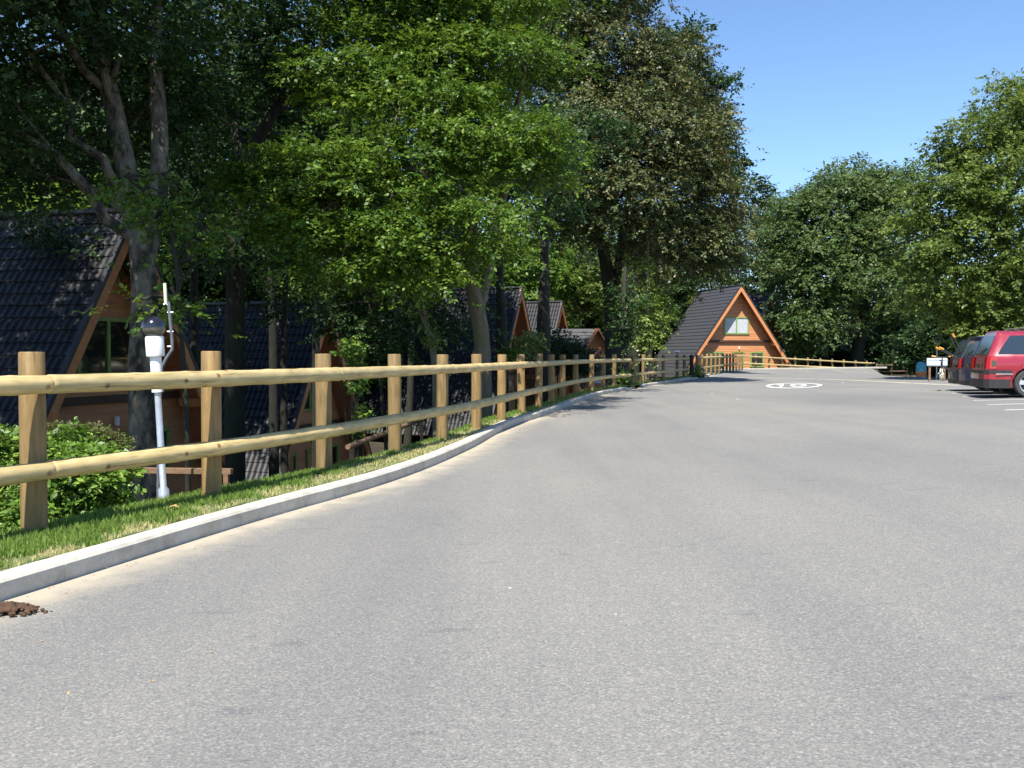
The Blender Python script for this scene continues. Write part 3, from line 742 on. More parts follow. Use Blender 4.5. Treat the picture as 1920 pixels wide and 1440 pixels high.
# small porch building
def porch():
    ap = P(1121, 617, 55); Hh = 6.1; t_ = .60; root = empty('timber_porch', (ap.x, ap.y, ap.z - Hh), R(2), 'small orange porch with a steep little gable between the trunks, above the fence', 'porch')
    g0 = Hh - 1.15; w0 = 1.15 * t_
    m = MB()
    for sd in (-1, 1): m.beam((0, -.05, Hh + .03), (sd * (w0 + .05), -.05, g0 - .05), .09, .16, (0, 1, 0)); 
    m.build('bargeboard', M['barge'], root)
    m = MB(); z = 0; y = .45
    while z < Hh - .15:
        z1 = z + .16; wa = min(w0 - .05, (Hh - z) * t_ - .03); wb = min(w0 - .05, max(.01, (Hh - z1) * t_ - .03)); m.add([(-wa, y - .014, z), (wa, y - .014, z), (wb, y, z1), (-wb, y, z1)], [(0, 1, 2, 3)]); z = z1
    m.build('wall', M['boards'], root, fixn=False)
    m = MB()
    for sd in (-1, 1): m.add([(sd * w0, -.08, g0), (0, -.08, Hh + .06), (0, 1.6, Hh + .06), (sd * w0, 1.6, g0)], [(0, 1, 2, 3)]); m.add([(sd * w0, -.08, g0 - .07), (0, -.08, Hh - .0), (0, 1.6, Hh), (sd * w0, 1.6, g0 - .07)], [(0, 1, 2, 3)])
    m.build('roof', M['soffit'], root, fixn=False)
    m = MB(); n = 12                      # long roof running left behind
    for i in range(n):
        a, b_ = i / n, (i + 1) / n; m.add([(-2.6, 1.2 + 0, Hh + .1 - 0), (.1, 1.2, Hh + .1), (.1, 1.2, Hh + .1), (-2.6, 1.2, Hh + .1)], [(0, 1, 2, 3)]) if 0 else m.add([(-2.7, 1.3 - 1.7 * a + .0, Hh + .05 - 2.6 * a), (.3, 1.3 - 1.7 * a, Hh + .05 - 2.6 * a), (.3, 1.3 - 1.7 * b_ - .03, Hh + .08 - 2.6 * b_), (-2.7, 1.3 - 1.7 * b_ - .03, Hh + .08 - 2.6 * b_)], [(0, 1, 2, 3)])
    m.build('side_roof', M['shake'], root, fixn=False)
    m = MB()
    for sd in (-1, 1): m.beam((sd * .40, .38, 0), (sd * .40, .38, 4.1), .10, .10, (1, 0, 0))
    m.build('door_frame', M['white'], root)
    m = MB(); m.box((0, .40, 3.0), (.30, .03, .10)); m.box((0, .41, 2.2), (.34, .03, .12)); m.build('sign_board', M['white'], root)
    m = MB()
    for sd in (-1, 1): m.beam((0, .25, 4.75), (sd * .48, .25, 4.05), .05, .16, (0, 1, 0))
    m.build('arch_board', M['barge'], root)
    return root
porch()

# ================================================================== LAMPS, POLE
def globe_lamp(loc, label, h=1.5, tilt=0, k=1.0, thin=False):
    t = empty('bollard_lamp', loc, 0, label, 'lamp'); t.rotation_euler = (0, tilt, 0)
    if thin: pr_ = [(.03, -.6), (.03, h * .97)]
    else: pr_ = [(.045 * k, -.25), (.045 * k, .10), (.027 * k, .125), (.027 * k, h * .72)]
    m = MB(); m.lathe(pr_, n=16); m.build('pole', M['galv'], t, smooth=True)
    if not thin: m = MB(); m.lathe([(.046 * k, h * .66), (.046 * k, h * .88)], n=18); m.build('sleeve', M['white'], t, smooth=True)
    m = MB(); m.lathe([(.070 * k, h * (.975 if thin else .875)), (.074 * k, h * (.977 if thin else .885)), (.074 * k, h * .985), (.070 * k, h * .995)], n=20); m.build('collar', M['white'], t, smooth=True)
    r = .095 * k; z0 = h * .985 + r * .92
    pr = [(r * math.cos(R(a)), z0 + r * .95 * math.sin(R(a))) for a in range(-75, 1, 8)]; pr[-1] = (r * .99, z0)
    m = MB(); m.lathe(pr, n=28); m.build('lower_bowl', M['smoke'], t, smooth=True)
    pr = [(r * 1.02 * math.cos(R(a)), z0 + r * math.sin(R(a))) for a in list(range(0, 90, 8)) + [89]]
    m = MB(); m.lathe(pr, n=28); m.build('dome', M['globe'], t, smooth=True)
    return t
lb = P(308, 940, 7.75)
lt = P(291, 588, 7.75)
globe_lamp((lb.x, lb.y, lb.z), 'short white and steel lamp with black globe top standing behind the near fence', h=(lt.z - lb.z) - .18, tilt=-math.atan2(17, 352))
l2 = P(1756, 706, 50); globe_lamp(l2, 'small grey globe lamp on a thin pole beside the white board at the far right', h=1.80, k=1.6, thin=True)
# slim grey pole with a pale tube
t = empty('aerial_pole', P(300, 900, 11), 0, 'thin grey bent pole with a pale yellow tip right of the black globe lamp', 'pole'); bo = P(300, 900, 11)
def rel(px, py, d=11): return P(px, py, d) - bo
m = MB(); m.tube([rel(296, 980), rel(298, 780), rel(303, 690), rel(312, 672), rel(323, 655), rel(323, 640), rel(318, 590), rel(316, 565)], .019, 10); m.build('pole', M['greypole'], t, smooth=True)
m = MB(); m.tube([rel(311, 570), rel(309, 531)], .019, 10); m.build('tube', M['tip'], t, smooth=True)
m = MB(); m.tube([rel(307, 571), rel(319, 571)], .012, 6)
for y in (586, 622, 650): m.tube([rel(314, y), rel(325, y)], .010, 6)
m.build('clip', M['galv'], t)
# white domed light by the shaded post, red bits
m = MB(); m.lathe([(.02, -1.2), (.02, -.02)], n=8); t = empty('dome_light', P(1270, 660, 53), 0, 'small white oval dome light beside the shaded roof of the orange chalet', 'lamp'); m.build('pole', M['greypole'], t)
m = MB(); m.lathe([(.06, -.04), (.17, 0), (.15, .05), (.06, .09), (.01, .10)], n=18); m.build('shade', M['white'], t, smooth=True)
m = MB(); m.lathe([(.05, 0), (.075, .02), (.08, .12), (.06, .17)], n=12); q = P(1268, 708, 49.5); o = m.build('plastic_tub', M['pink'], smooth=True, loc=(q.x, q.y, q.z - .05)); tag(o, 'small red plastic tub low behind the middle fence', 'tub')

# ================================================================== CARS
def car(name, loc, label, mat, L=4.75, Wd=1.78, H=1.47, belt=.93, estate=True, rails=True, black_bumper=True, wheel_x=.9, wb=2.70, seed=0):
    t = empty(name, loc, math.atan2(HD.y, HD.x), label, 'car'); w = Wd / 2; wr = .315
    roofend = .32 if estate else .75
    def ztop(x):
        return float(np.interp(x, [0, .10, roofend, roofend + .35, 1.6, 2.4, 3.0, 3.75, 4.2, 4.62, L], [.95, belt + .02, H - .06, H - .02, H, H - .005, H - .07, belt + .06, .88, .78, .62]))
    fx1, fx2 = wheel_x, wheel_x + wb
    def zbot(x):
        z = .23
        for wx in (fx1, fx2):
            d = abs(x - wx)
            if d < wr + .055: z = max(z, wr + math.sqrt((wr + .055) ** 2 - d * d) - .02)
        return z
    xs = sorted(set([round(v, 4) for v in list(np.linspace(.0, L, 60)) + [fx1 + (wr + .055) * math.cos(a) for a in np.linspace(0, math.pi, 15)] + [fx2 + (wr + .055) * math.cos(a) for a in np.linspace(0, math.pi, 15)]]))
    def wid(x): return w * float(np.interp(x, [0, .12, .5, 3.8, L - .25, L], [.90, .965, 1, 1, .94, .80]))
    def sect(x):
        zb, zt = zbot(x), ztop(x); bz = min(belt + .01 * x, zt - .02); W_ = wid(x); s_ = 1 if zt > bz + .12 else (zt - bz) / .12
        cab = max(0, min(1, (zt - bz) / (H - belt)))
        pts = [(W_ * .965, zb), (W_ * .99, max(zb + .01, .40)), (W_, max(zb + .02, .62)), (W_ * .985, max(zb + .03, bz - .06)), (W_ * .955, bz)]
        for v in (.15, .4, .65, .9): pts.append((lerp(W_ * .945, W_ * (.945 - .185 * cab), v), lerp(bz, zt - .05 * cab, v) if v < .9 else zt - .06 * cab))
        pts += [(W_ * (.92 - .24 * cab), zt - .015), (W_ * .45, zt + .008), (0, zt + .015)]
        return pts
    rear = lambda z: float(np.interp(z, [.2, .45, .62, .9, H - .05, H + .05], [.02, 0, .035, .06, .27 if estate else .62, .33 if estate else .7]))
    def warp(x, z):   # rear face slant for the first metre
        k = max(0, 1 - x / 1.1); return x + rear(z) * k * k
    m = MB(); K = len(sect(1)); vs = []
    for x in xs:
        s_ = sect(max(x, .0)); zt = ztop(max(x, roofend + .3) if x < roofend + .3 else x)
        if x < roofend + .3:   # keep full roof height to the tail so that the slanted rear face is closed by warp()
            s_ = sect(roofend + .35); zb = zbot(x); s_ = [(y * wid(x) / wid(roofend + .35), max(z, zb + .005 * i)) if i < 5 else (y * wid(x) / wid(roofend + .35), z) for i, (y, z) in enumerate(s_)]; s_[0] = (s_[0][0], zb)
        full = [(-y, z) for y, z in s_] + [(y, z) for y, z in s_[:-1][::-1]]
        vs += [(warp(x, z), y, z) for y, z in full]
    NN = 2 * K - 1; fs = [(i * NN + k, i * NN + k + 1, (i + 1) * NN + k + 1, (i + 1) * NN + k) for i in range(len(xs) - 1) for k in range(NN - 1)]
    for e in (0, (len(xs) - 1) * NN):
        for k in range(K - 1): fs.append((e + k, e + k + 1, e + NN - 2 - k, e + NN - 1 - k) if e + k + 1 != e + NN - 2 - k else (e + k, e + k + 1, e + NN - 1 - k))
    m.add(vs, fs); body = m.build('body', mat, t, smooth=True)
    # dark underside and wheel wells
    m = MB(); m.box((L / 2, 0, .34), (L / 2 - .25, w * .80, .12)); m.build('underbody', M['trim'], t)
    def side_pt(x, v, off):   # v 0..1 between belt and roof edge
        s_ = sect(max(x, roofend + .35)); a, b_ = s_[4], s_[8]; y = lerp(a[0], b_[0], v) * wid(x) / wid(max(x, roofend + .35)); z = lerp(a[1], b_[1], v)
        return y + off, warp(x, z), z
    def glass(x0b, x0t, x1b, x1t, v0=.06, v1=.90, n=12, rnd_=.0):
        for sd in (-1, 1):
            m = MB(); vs = []
            for j in range(7):
                v = lerp(v0, v1, j / 6)
                for i in range(n + 1):
                    e = j / 6; xa = lerp(x0b, x0t, e ** 1.4); xb = lerp(x1b, x1t, e)
                    y, x, z = side_pt(lerp(xa, xb, i / n), v, .006); vs.append((x, sd * y, z))
            m.add(vs, [(j * (n + 1) + i, j * (n + 1) + i + 1, (j + 1) * (n + 1) + i + 1, (j + 1) * (n + 1) + i) for j in range(6) for i in range(n)])
            m.build('side_window', M['carglass'], t, smooth=True)
    glass(.20 if estate else .9, .42 if estate else 1.15, 1.32, 1.30); glass(1.38, 1.36, 2.30, 2.26); glass(2.36, 2.32, 3.40, 2.86)
    # rear window
    m = MB(); vs = []
    for j in range(5):
        z = lerp(belt + .03, H - .12, j / 4); hw = lerp(w * .80, w * .66, j / 4)
        for i in range(7): vs.append((rear(z) - .006, lerp(-hw, hw, i / 6), z))
    m.add(vs, [(j * 7 + i, j * 7 + i + 1, (j + 1) * 7 + i + 1, (j + 1) * 7 + i) for j in range(4) for i in range(6)]); m.build('rear_window', M['rearglass'], t)
    # windscreen
    m = MB(); xa, xb = 3.70, 3.02; m.add([(xa, -w * .78, ztop(xa) + .03), (xa, w * .78, ztop(xa) + .03), (xb, w * .62, ztop(xb) + .015), (xb, -w * .62, ztop(xb) + .015)], [(0, 1, 2, 3)]); m.build('windscreen', M['carglass'], t)
    # bumpers
    m = MB(); pr = []
    def band(z0, z1, off, x1, mat_, nm):
        m = MB(); path = [(x1, -1.0), (.30, -1.0), (.10, -.975), (.0, -.88), (-.05, -.5), (-.06, 0), (-.05, .5), (.0, .88), (.10, .975), (.30, 1.0), (x1, 1.0)]
        vs = []
        for z in (z0, z1):
            for x, y in path: vs.append((x - off, y * (wid(max(x, 0.35)) + off * .5), z))
        n = len(path)
        for z in (z1, z0):
            for x, y in path: vs.append((x + .10, y * w * .86, z))
        f = [(r_ * n + i, r_ * n + i + 1, (r_ + 1) * n + i + 1, (r_ + 1) * n + i) for r_ in range(3) for i in range(n - 1)]
        m.add(vs, f); return m.build(nm, mat_, t, smooth=False)
    bump_x = fx1 - wr - .07
    if black_bumper:
        band(.21, .40, .022, bump_x, M['trim'], 'bumper_lower'); band(.403, .530, .012, bump_x, mat, 'bumper'); band(.533, .605, .028, bump_x, M['trim'], 'rub_strip')
    else:
        band(.20, .31, .016, bump_x, M['trim'], 'bumper_lower'); band(.313, .60, .022, bump_x, mat, 'bumper')
    for sd in (-1, 1):
        m = MB()       # side strip with bright line
        for a, b_ in ((fx1 + wr + .1, fx2 - wr - .1), (.36, bump_x)):
            m.box(((a + b_) / 2, sd * (w + .006), .57), ((b_ - a) / 2, .016, .035))
        m.build('side_strip', M['trim'], t, bevel=.004)
        m = MB(); a, b_ = .20, bump_x + .02; m.box(((a + b_) / 2, sd * (w + .026), .525), ((b_ - a) / 2, .008, .008)); m.build('bright_strip', M['chrome'], t)
        m = MB(); vs = []      # wrap-round rear light
        for z in (.64, .76, .90):
            for x, y in ((-.012, .70), (-.004, .86), (.06, .925), (.19, .975)): vs.append((x + rear(z) * .9 - .008, sd * y * w * 1.02, z))
        m.add(vs, [(r_ * 4 + i, r_ * 4 + i + 1, (r_ + 1) * 4 + i + 1, (r_ + 1) * 4 + i) for r_ in range(2) for i in range(3)]); li = m.build('tail_light', M['lightred'], t, fixn=False)
        m = MB(); q = [(.075, .935), (.165, .967)]; m.add([(q[0][0] + .05, sd * q[0][1] * w * 1.03, .69), (q[1][0] + .05, sd * q[1][1] * w * 1.03, .69), (q[1][0] + .05, sd * q[1][1] * w * 1.03, .82), (q[0][0] + .05, sd * q[0][1] * w * 1.03, .82)], [(0, 1, 2, 3)]); m.build('lens', M['lightdark'], li)
        if rails:
            m = MB(); z = H + .045; m.tube([(.62, sd * w * .64, H - .02), (.74, sd * w * .65, z), (1.7, sd * w * .665, z + .015), (2.6, sd * w * .66, z), (2.75, sd * w * .655, H - .03)], .017, 8); m.build('roof_rail', M['trim'], t, smooth=True)
        for wx in (fx1, fx2):
            y = sd * (w - .115)
            m = MB(); m.lathe([(.222, -.06), (.235, -.095), (.29, -.10), (wr, -.075), (wr, .075), (.29, .10), (.235, .095), (.222, .06), (.222, -.06)], n=36, axis='y'); m.f = m.f[:-2]; ty = m.build('tyre', M['tyre'], t, smooth=True, loc=(wx, y, wr))
            m = MB(); m.lathe([(.215, -.03), (.215, .03)], n=30, axis='y'); m.build('wheel_well', M['blackmetal'], ty, smooth=True)
            m = MB(); yo = sd * .075
            for k in range(5):
                a = k * 2 * math.pi / 5 + .5; c, s2 = math.cos(a), math.sin(a); px, pz_ = -s2, c; h0, h1 = .035, .052
                q = []
                for yy in (yo - .018, yo + .018):
                    q += [(c * .03 + px * h0, yy, s2 * .03 + pz_ * h0), (c * .03 - px * h0, yy, s2 * .03 - pz_ * h0), (c * .205 - px * h1, yy - sd * .012, s2 * .205 - pz_ * h1), (c * .205 + px * h1, yy - sd * .012, s2 * .205 + pz_ * h1)]
                m.add(q, [(0, 1, 2, 3), (7, 6, 5, 4), (0, 4, 5, 1), (1, 5, 6, 2), (2, 6, 7, 3), (3, 7, 4, 0)])
            n = 32; q = []
            for r_, yy in ((.196, yo - sd * .01), (.222, yo + sd * .018), (.222, yo - sd * .03), (.196, yo - sd * .03)):
                for k in range(n): q.append((r_ * math.cos(2 * math.pi * k / n), yy, r_ * math.sin(2 * math.pi * k / n)))
            m.add(q, [(r_ * n + k, r_ * n + (k + 1) % n, (r_ + 1) * n + (k + 1) % n, (r_ + 1) * n + k) for r_ in range(3) for k in range(n)])
            m.build('rim', M['alloy'], ty, bevel=.004)
        m = MB(); m.box((2.2, sd * (w + .012), .80), (.09, .014, .016)); m.box((1.45, sd * (w + .012), .80), (.09, .014, .016)); m.build('door_handle', mat, t, bevel=.006)
        m = MB(); m.box((3.12, sd * (w + .08), .98), (.05, .09, .06)); m.build('mirror', mat, t, bevel=.02)
        m = MB(); 
        for x in (1.36, 2.33, 3.38): m.box((x, sd * (w * .995), .66), (.004, .006, .24))
        m.build('door_gap', M['blackmetal'], t)
    m = MB(); m.box((.0 + rear(.7) - .022, 0, .70), (.008, .26, .045)); m.build('number_plate', M['plate'], t)
    m = MB(); m.tube([(-.04, -.45, .24), (.3, -.45, .25)], .032, 10); m.build('exhaust', M['galv'], t, smooth=True)
    m = MB(); m.tube([(rear(1.0) - .03, .1, .99), (rear(1.12) - .03, -.35, 1.10)], .010, 6); m.build('wiper', M['blackmetal'], t)
    if not estate or not rails:
        m = MB(); m.box((rear(H) - .02, 0, H - .03), (.13, w * .66, .016)); m.build('spoiler', mat, t, bevel=.006)
    return t
def carloc(cx, cy):   # near rear corner -> origin at rear centre on the ground
    left = Vector((-HD.y, HD.x)); o = Vector((cx, cy)) + left * .86; return (o.x, o.y, road_z(o.x + 1.2, o.y) + .0)
car('estate_car', carloc(10.50, 20.7), 'dark red estate car with black roof rails parked at the right edge', M['red'], H=1.50)
car('hatchback_car', carloc(11.40, 23.15), 'navy blue car parked between the red estate and the car carrying a bicycle', M['navy'], L=4.75, H=1.45, rails=False, black_bumper=False, Wd=1.74)
car('family_car', carloc(12.30, 25.7), 'nearly black car with a bicycle hung on its tail, farthest of the three parked cars', M['blackcar'], H=1.44, rails=True, black_bumper=False, Wd=1.72)
# pale magazine behind the red car's window
# bicycle on the back of the last car
def bicycle():
    b0 = Vector((12.38, 26.9, 0)); b0.z = road_z(b0.x, b0.y) + .45; t = empty('bicycle', b0, R(62), 'small bicycle with a cream wheel hung on the tail of the farthest car', 'bicycle')
    def ring(c, r, rt, mat, nm, par):
        n = 28; m = MB(); m.tube([Vector(c) + Vector((r * math.cos(2 * math.pi * k / n), 0, r * math.sin(2 * math.pi * k / n))) for k in range(n + 1)], rt, 8, cap=False); return m.build(nm, mat, par, smooth=True)
    for cx, cz in ((-.42, .02), (.42, .02)):
        w_ = ring((cx, 0, cz), .185, .028, M['cream'], 'tyre', t); m = MB()
        for k in range(8):
            a = k * math.pi / 4; m.tube([(cx, 0, cz), (cx + .18 * math.cos(a), 0, cz + .18 * math.sin(a))], .004, 4)
        m.tube([(cx, -.04, cz), (cx, .04, cz)], .022, 8); m.build('spokes', M['galv'], w_)
    m = MB()
    for a, b_ in (((-.42, 0, .02), (-.1, 0, .06)), ((-.1, 0, .06), (-.2, 0, .46)), ((-.42, 0, .02), (-.18, 0, .38)), ((-.18, 0, .38), (.28, 0, .46)), ((-.1, 0, .06), (.30, 0, .40)), ((.27, 0, .58), (.42, 0, .02))): m.tube([a, b_], .019, 8)
    m.build('frame', M['blackmetal'], t, smooth=True)
    m = MB(); m.tube([(.27, -.28, .64), (.28, -.12, .60), (.28, .12, .60), (.27, .28, .64)], .014, 8); hb = m.build('handlebar', M['blackmetal'], t, smooth=True)
    for s_ in (-1, 1): m = MB(); m.tube([(.275, s_ * .20, .62), (.27, s_ * .33, .645)], .026, 8); m.build('grip', M['amber'], hb, smooth=True)
    m = MB(); m.box((-.22, 0, .50), (.12, .055, .025)); m.build('saddle', M['blackmetal'], t, bevel=.02)
    m = MB(); m.tube([(-.1, -.1, .06), (-.1, .1, .06)], .015, 8); m.tube([(-.1, .1, .06), (-.02, .1, -.05)], .012, 8); m.tube([(-.1, -.1, .06), (-.18, -.1, .17)], .012, 8); m.build('crank', M['galv'], t)
    t.location.z += .0; t.scale = (.85, .85, .85)
bicycle()
def rack():
    r0 = Vector((12.45, 26.2, 0)); r0.z = road_z(r0.x, r0.y) + .58; t = empty('cycle_rack', r0, R(-16), 'black cycle rack with yellow ended arms fixed to the tail of the farthest car', 'rack')
    for s_ in (-.28, .28):
        m = MB(); m.tube([(.55, s_, .55), (.2, s_, .25), (-.1, s_, .95)], .016, 8); m.tube([(.2, s_, .25), (-.42, s_, .62)], .016, 8); m.tube([(.3, s_, -.2), (-.35, s_, .12)], .014, 8); m.build('arm', M['blackmetal'], t, smooth=True)
        m = MB(); m.tube([(-.36, s_, .59), (-.48, s_, .645)], .03, 8); m.build('arm_tip', M['amber'], t, smooth=True)
        if s_ < 0: m = MB(); m.tube([(-.08, s_, .92), (-.14, s_, 1.02)], .032, 8); m.build('arm_tip', M['amber'], t, smooth=True) if s_ < 0 else None
    m = MB(); m.tube([(.2, -.35, .25), (.2, .35, .25)], .018, 8); m.build('cross_bar', M['blackmetal'], t, smooth=True)
rack()
# white board on posts, teal barrel
bd = P(1757, 679, 44); t = empty('board', (bd.x, bd.y, bd.z - .95), R(-4), 'white blue board on short wooden legs behind the parked cars', 'board')
m = MB(); m.box((0, 0, .95), (.48, .05, .19)); m.build('panel', M['boardwhite'], t, bevel=.05)
m = MB(); m.box((0, -.055, 1.05), (.44, .004, .012)); m.build('moulding', M['galv'], t)
for s_ in (-.32, .36): m = MB(); m.beam((s_, .06, 0), (s_, .06, .85), .08, .08, (1, 0, 0)); m.build('leg', M['deck'], t)
br = P(1727, 709, 50); m = MB(); t = empty('barrel', (br.x, br.y, br.z), 0, 'teal blue barrel with an orange lower side at the end of the road', 'barrel')
m.lathe([(.20, 0), (.25, .12), (.27, .4), (.26, .66), (.20, .84), (.10, .88)], n=20); m.build('barrel_body', M['teal'], t, smooth=True)
m = MB(); m.lathe([(.215, .04), (.262, .14), (.282, .34), (.275, .36)], n=20); m.build('lower_band', M['terracotta'], t, smooth=True)

# ================================================================== SMALL THINGS
# brown heap at the kerb
rg = np.random.default_rng(11); m = MB(); hc = G(0, 1150)
for i in range(230):
    a, r_ = rg.uniform(0, 6.283), abs(rg.normal(0, .58)); x, y = .19 * r_ * math.cos(a), .11 * r_ * math.sin(a); s_ = rg.uniform(.006, .024) * max(.3, 1.2 - .6 * r_)
    z = max(0, .035 * (1 - r_ * r_ * .8)); bm = bmesh.new(); bmesh.ops.create_icosphere(bm, subdivisions=2, radius=s_)
    vs = [(v.co.x * rg.uniform(.8, 1.3) + x, v.co.y * rg.uniform(.8, 1.3) + y, max(-.004, v.co.z * rg.uniform(.6, .9) + z)) for v in bm.verts]; fs = [tuple(v.index for v in f.verts) for f in bm.faces]; bm.free(); m.add(vs, fs)
o = m.build('dung_heap', M['dung'], smooth=True, fixn=False, loc=(hc.x + .02, hc.y, road_z(hc.x, hc.y))); tag(o, 'brown crumbly heap lying on the asphalt against the kerb in the lower left corner', 'heap', kind='stuff')
lf = P(323, 957, 7.0); m = MB()
m.add([(-.05, 0, 0), (-.02, .03, .02), (.02, .025, .035), (.055, 0, .01), (.02, -.03, .03), (-.02, -.025, .015)], [(0, 1, 5), (1, 2, 4, 5), (2, 3, 4)])
o = m.build('fallen_leaf', M['leafdry'], fixn=False, loc=(lf.x, lf.y, lf.z + .01)); tag(o, 'curled orange brown leaf lying on the grass below the lamp', 'leaf')
def pebble(px, py, s_, label, mat='white'):
    p = G(px, py); bm = bmesh.new(); bmesh.ops.create_icosphere(bm, subdivisions=2, radius=s_); m = MB()
    m.add([(v.co.x * random.uniform(.8, 1.5), v.co.y * random.uniform(.8, 1.2), v.co.z * .4 * random.uniform(.7, 1.2)) for v in bm.verts], [tuple(v.index for v in f.verts) for f in bm.faces]); bm.free()
    o = m.build('pebble', M[mat], smooth=True, fixn=False, loc=(p.x, p.y, p.z + s_ * .25)); tag(o, label, 'pebble', 'pebbles scattered on the road')
pebble(957, 1104, .011, 'pale pebble alone on the asphalt in the middle foreground', 'kerb'); pebble(1155, 1153, .009, 'pinkish chip on the asphalt right of the lone pale pebble', 'kerb')
pebble(698, 1367, .007, 'tiny white chip low in the foreground asphalt', 'kerb'); pebble(1383, 749, .018, 'white chip on the road below the painted oval', 'white')
pebble(1335, 739, .018, 'white fleck on the road left of the painted oval', 'white'); pebble(1580, 717.5, .03, 'white scrap lying beside the cream line right of the painted oval', 'white')
pebble(1066, 769, .016, 'small dark chip on the road near the curved kerb', 'trim')

# hedge at the left
def bushes(name, label, lobes, leafm, leaf, density, seed, cat='bush', group=None, stem=None, **kw):
    lo = min(c[2] - r[2] for c, r in lobes); base = Vector((lobes[0][0][0], lobes[0][0][1], stem if stem is not None else lo)); t = empty(name, base, 0, label, cat, group)
    q, ti, bc = crown_quads(lobes, leaf, density, seed, **kw); quads_np('foliage', q - np.array(base), M[leafm], t, ti)
    m = MB(); rnd = random.Random(seed)
    for b in random.Random(seed).sample(bc.tolist(), min(24, len(bc))):
        m.tube(wiggle((rnd.uniform(-.06, .06), rnd.uniform(-.06, .06), 0), Vector(b) - base, 5, .08, rnd), [.018, .016, .013, .01, .007, .004], 5, cap=False)
    m.build('stems', M['barkdark'], t, smooth=True, fixn=False); return t
hb = bushes('laurel_bush', 'glossy bright green laurel bush behind the first fence post', [LB(60, 915, 8.3, 130, 110, 80), LB(150, 905, 8.3, 75, 80, 70), LB(-60, 900, 8.2, 120, 100, 90), LB(120, 860, 8.7, 85, 80, 50), LB(20, 850, 8.6, 90, 80, 45), LB(175, 950, 8.3, 45, 60, 45), LB(-20, 980, 7.6, 70, 60, 55)], 'laurel', .058, 2.6, 21, bough=.14, droop=.2, per=6, aspect=.55, inner=.3, stem=-1.2)
bushes('clipped_bush', 'dull brownish green clipped bush top just above the laurel bush', [LB(130, 842, 9.8, 100, 90, 44), LB(60, 850, 9.9, 60, 70, 30)], 'clipped', .022, 2.2, 22, bough=.10, droop=.1, per=8, aspect=.6, inner=.15, stem=-1.4)
bushes('shrub', 'bright green shrub rising behind the fence left of the second large trunk', [LB(985, 650, 24, 22, 20, 18), LB(968, 662, 24, 16, 16, 14), LB(1000, 645, 24.3, 12, 12, 22)], 'ivy', .09, 1.2, 23, bough=.2, per=7, stem=-2)
bushes('shrub', 'small green shrub at the fence break beside the shaded post', [LB(1302, 697, 52.8, 12, 12, 12)], 'ivy', .10, 1.6, 24, bough=.2, per=7)
bushes('shrub', 'low green shrub beside the dark ivy trunk', [LB(1167, 708, 36.0, 7, 7, 10)], 'laurel', .07, 1.6, 25, bough=.15, per=6)
bushes('shrub', 'dark leafy bush below the bright tiled chalet left of the porch', [LB(1055, 655, 50, 40, 40, 26), LB(1025, 645, 48, 30, 30, 30), LB(1078, 690, 49, 26, 30, 20)], 'darkleaf', .12, 1.6, 26, bough=.4, stem=-3)
bushes('shrub', 'ivy covered thin stems behind the fence right of the third post', [LB(665, 640, 17, 10, 10, 25), LB(672, 700, 17, 14, 12, 40), LB(675, 790, 17, 18, 14, 25), LB(650, 655, 17, 22, 14, 8)], 'laurel', .06, 1.0, 27, bough=.12, per=6, stem=-2.5)

# ================================================================== TREES
gl = lambda px, d, dz=0: Vector((PX(px, d), d, B(d) + dz))
# near left big oak in shade
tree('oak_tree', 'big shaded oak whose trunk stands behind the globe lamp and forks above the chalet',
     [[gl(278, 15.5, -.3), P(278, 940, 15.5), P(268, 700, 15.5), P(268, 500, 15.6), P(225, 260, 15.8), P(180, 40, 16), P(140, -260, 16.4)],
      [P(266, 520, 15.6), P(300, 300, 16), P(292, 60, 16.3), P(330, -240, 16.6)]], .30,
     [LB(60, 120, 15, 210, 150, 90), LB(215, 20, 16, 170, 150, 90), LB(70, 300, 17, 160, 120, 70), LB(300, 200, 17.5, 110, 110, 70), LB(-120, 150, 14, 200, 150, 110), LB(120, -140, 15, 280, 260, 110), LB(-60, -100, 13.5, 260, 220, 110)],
     'darkleaf', .095, .62, 31, 'barksunpatch', droop=.35, bough=.8)
# sunlit sprigs of the same oak kind: a separate slender sapling reaching in front
tree('hornbeam_sapling', 'slender sapling with sunlit sprays hanging round the globe lamp', [[gl(352, 13.6, -.2), P(350, 800, 13.5), P(338, 600, 13.4), P(322, 420, 13.4), P(300, 330, 13.4)]], .045,
     [LB(285, 575, 12.8, 62, 45, 30), LB(322, 560, 12.9, 25, 30, 22), LB(300, 400, 13.5, 48, 50, 45), LB(345, 470, 13.6, 52, 40, 55), LB(235, 350, 13.6, 60, 50, 30), LB(380, 420, 13.8, 36, 40, 36), LB(312, 345, 13.6, 34, 34, 30)],
     'oak', .075, .42, 32, droop=.3, bough=.36, per=9, twigs=30, base=gl(352, 13.6))
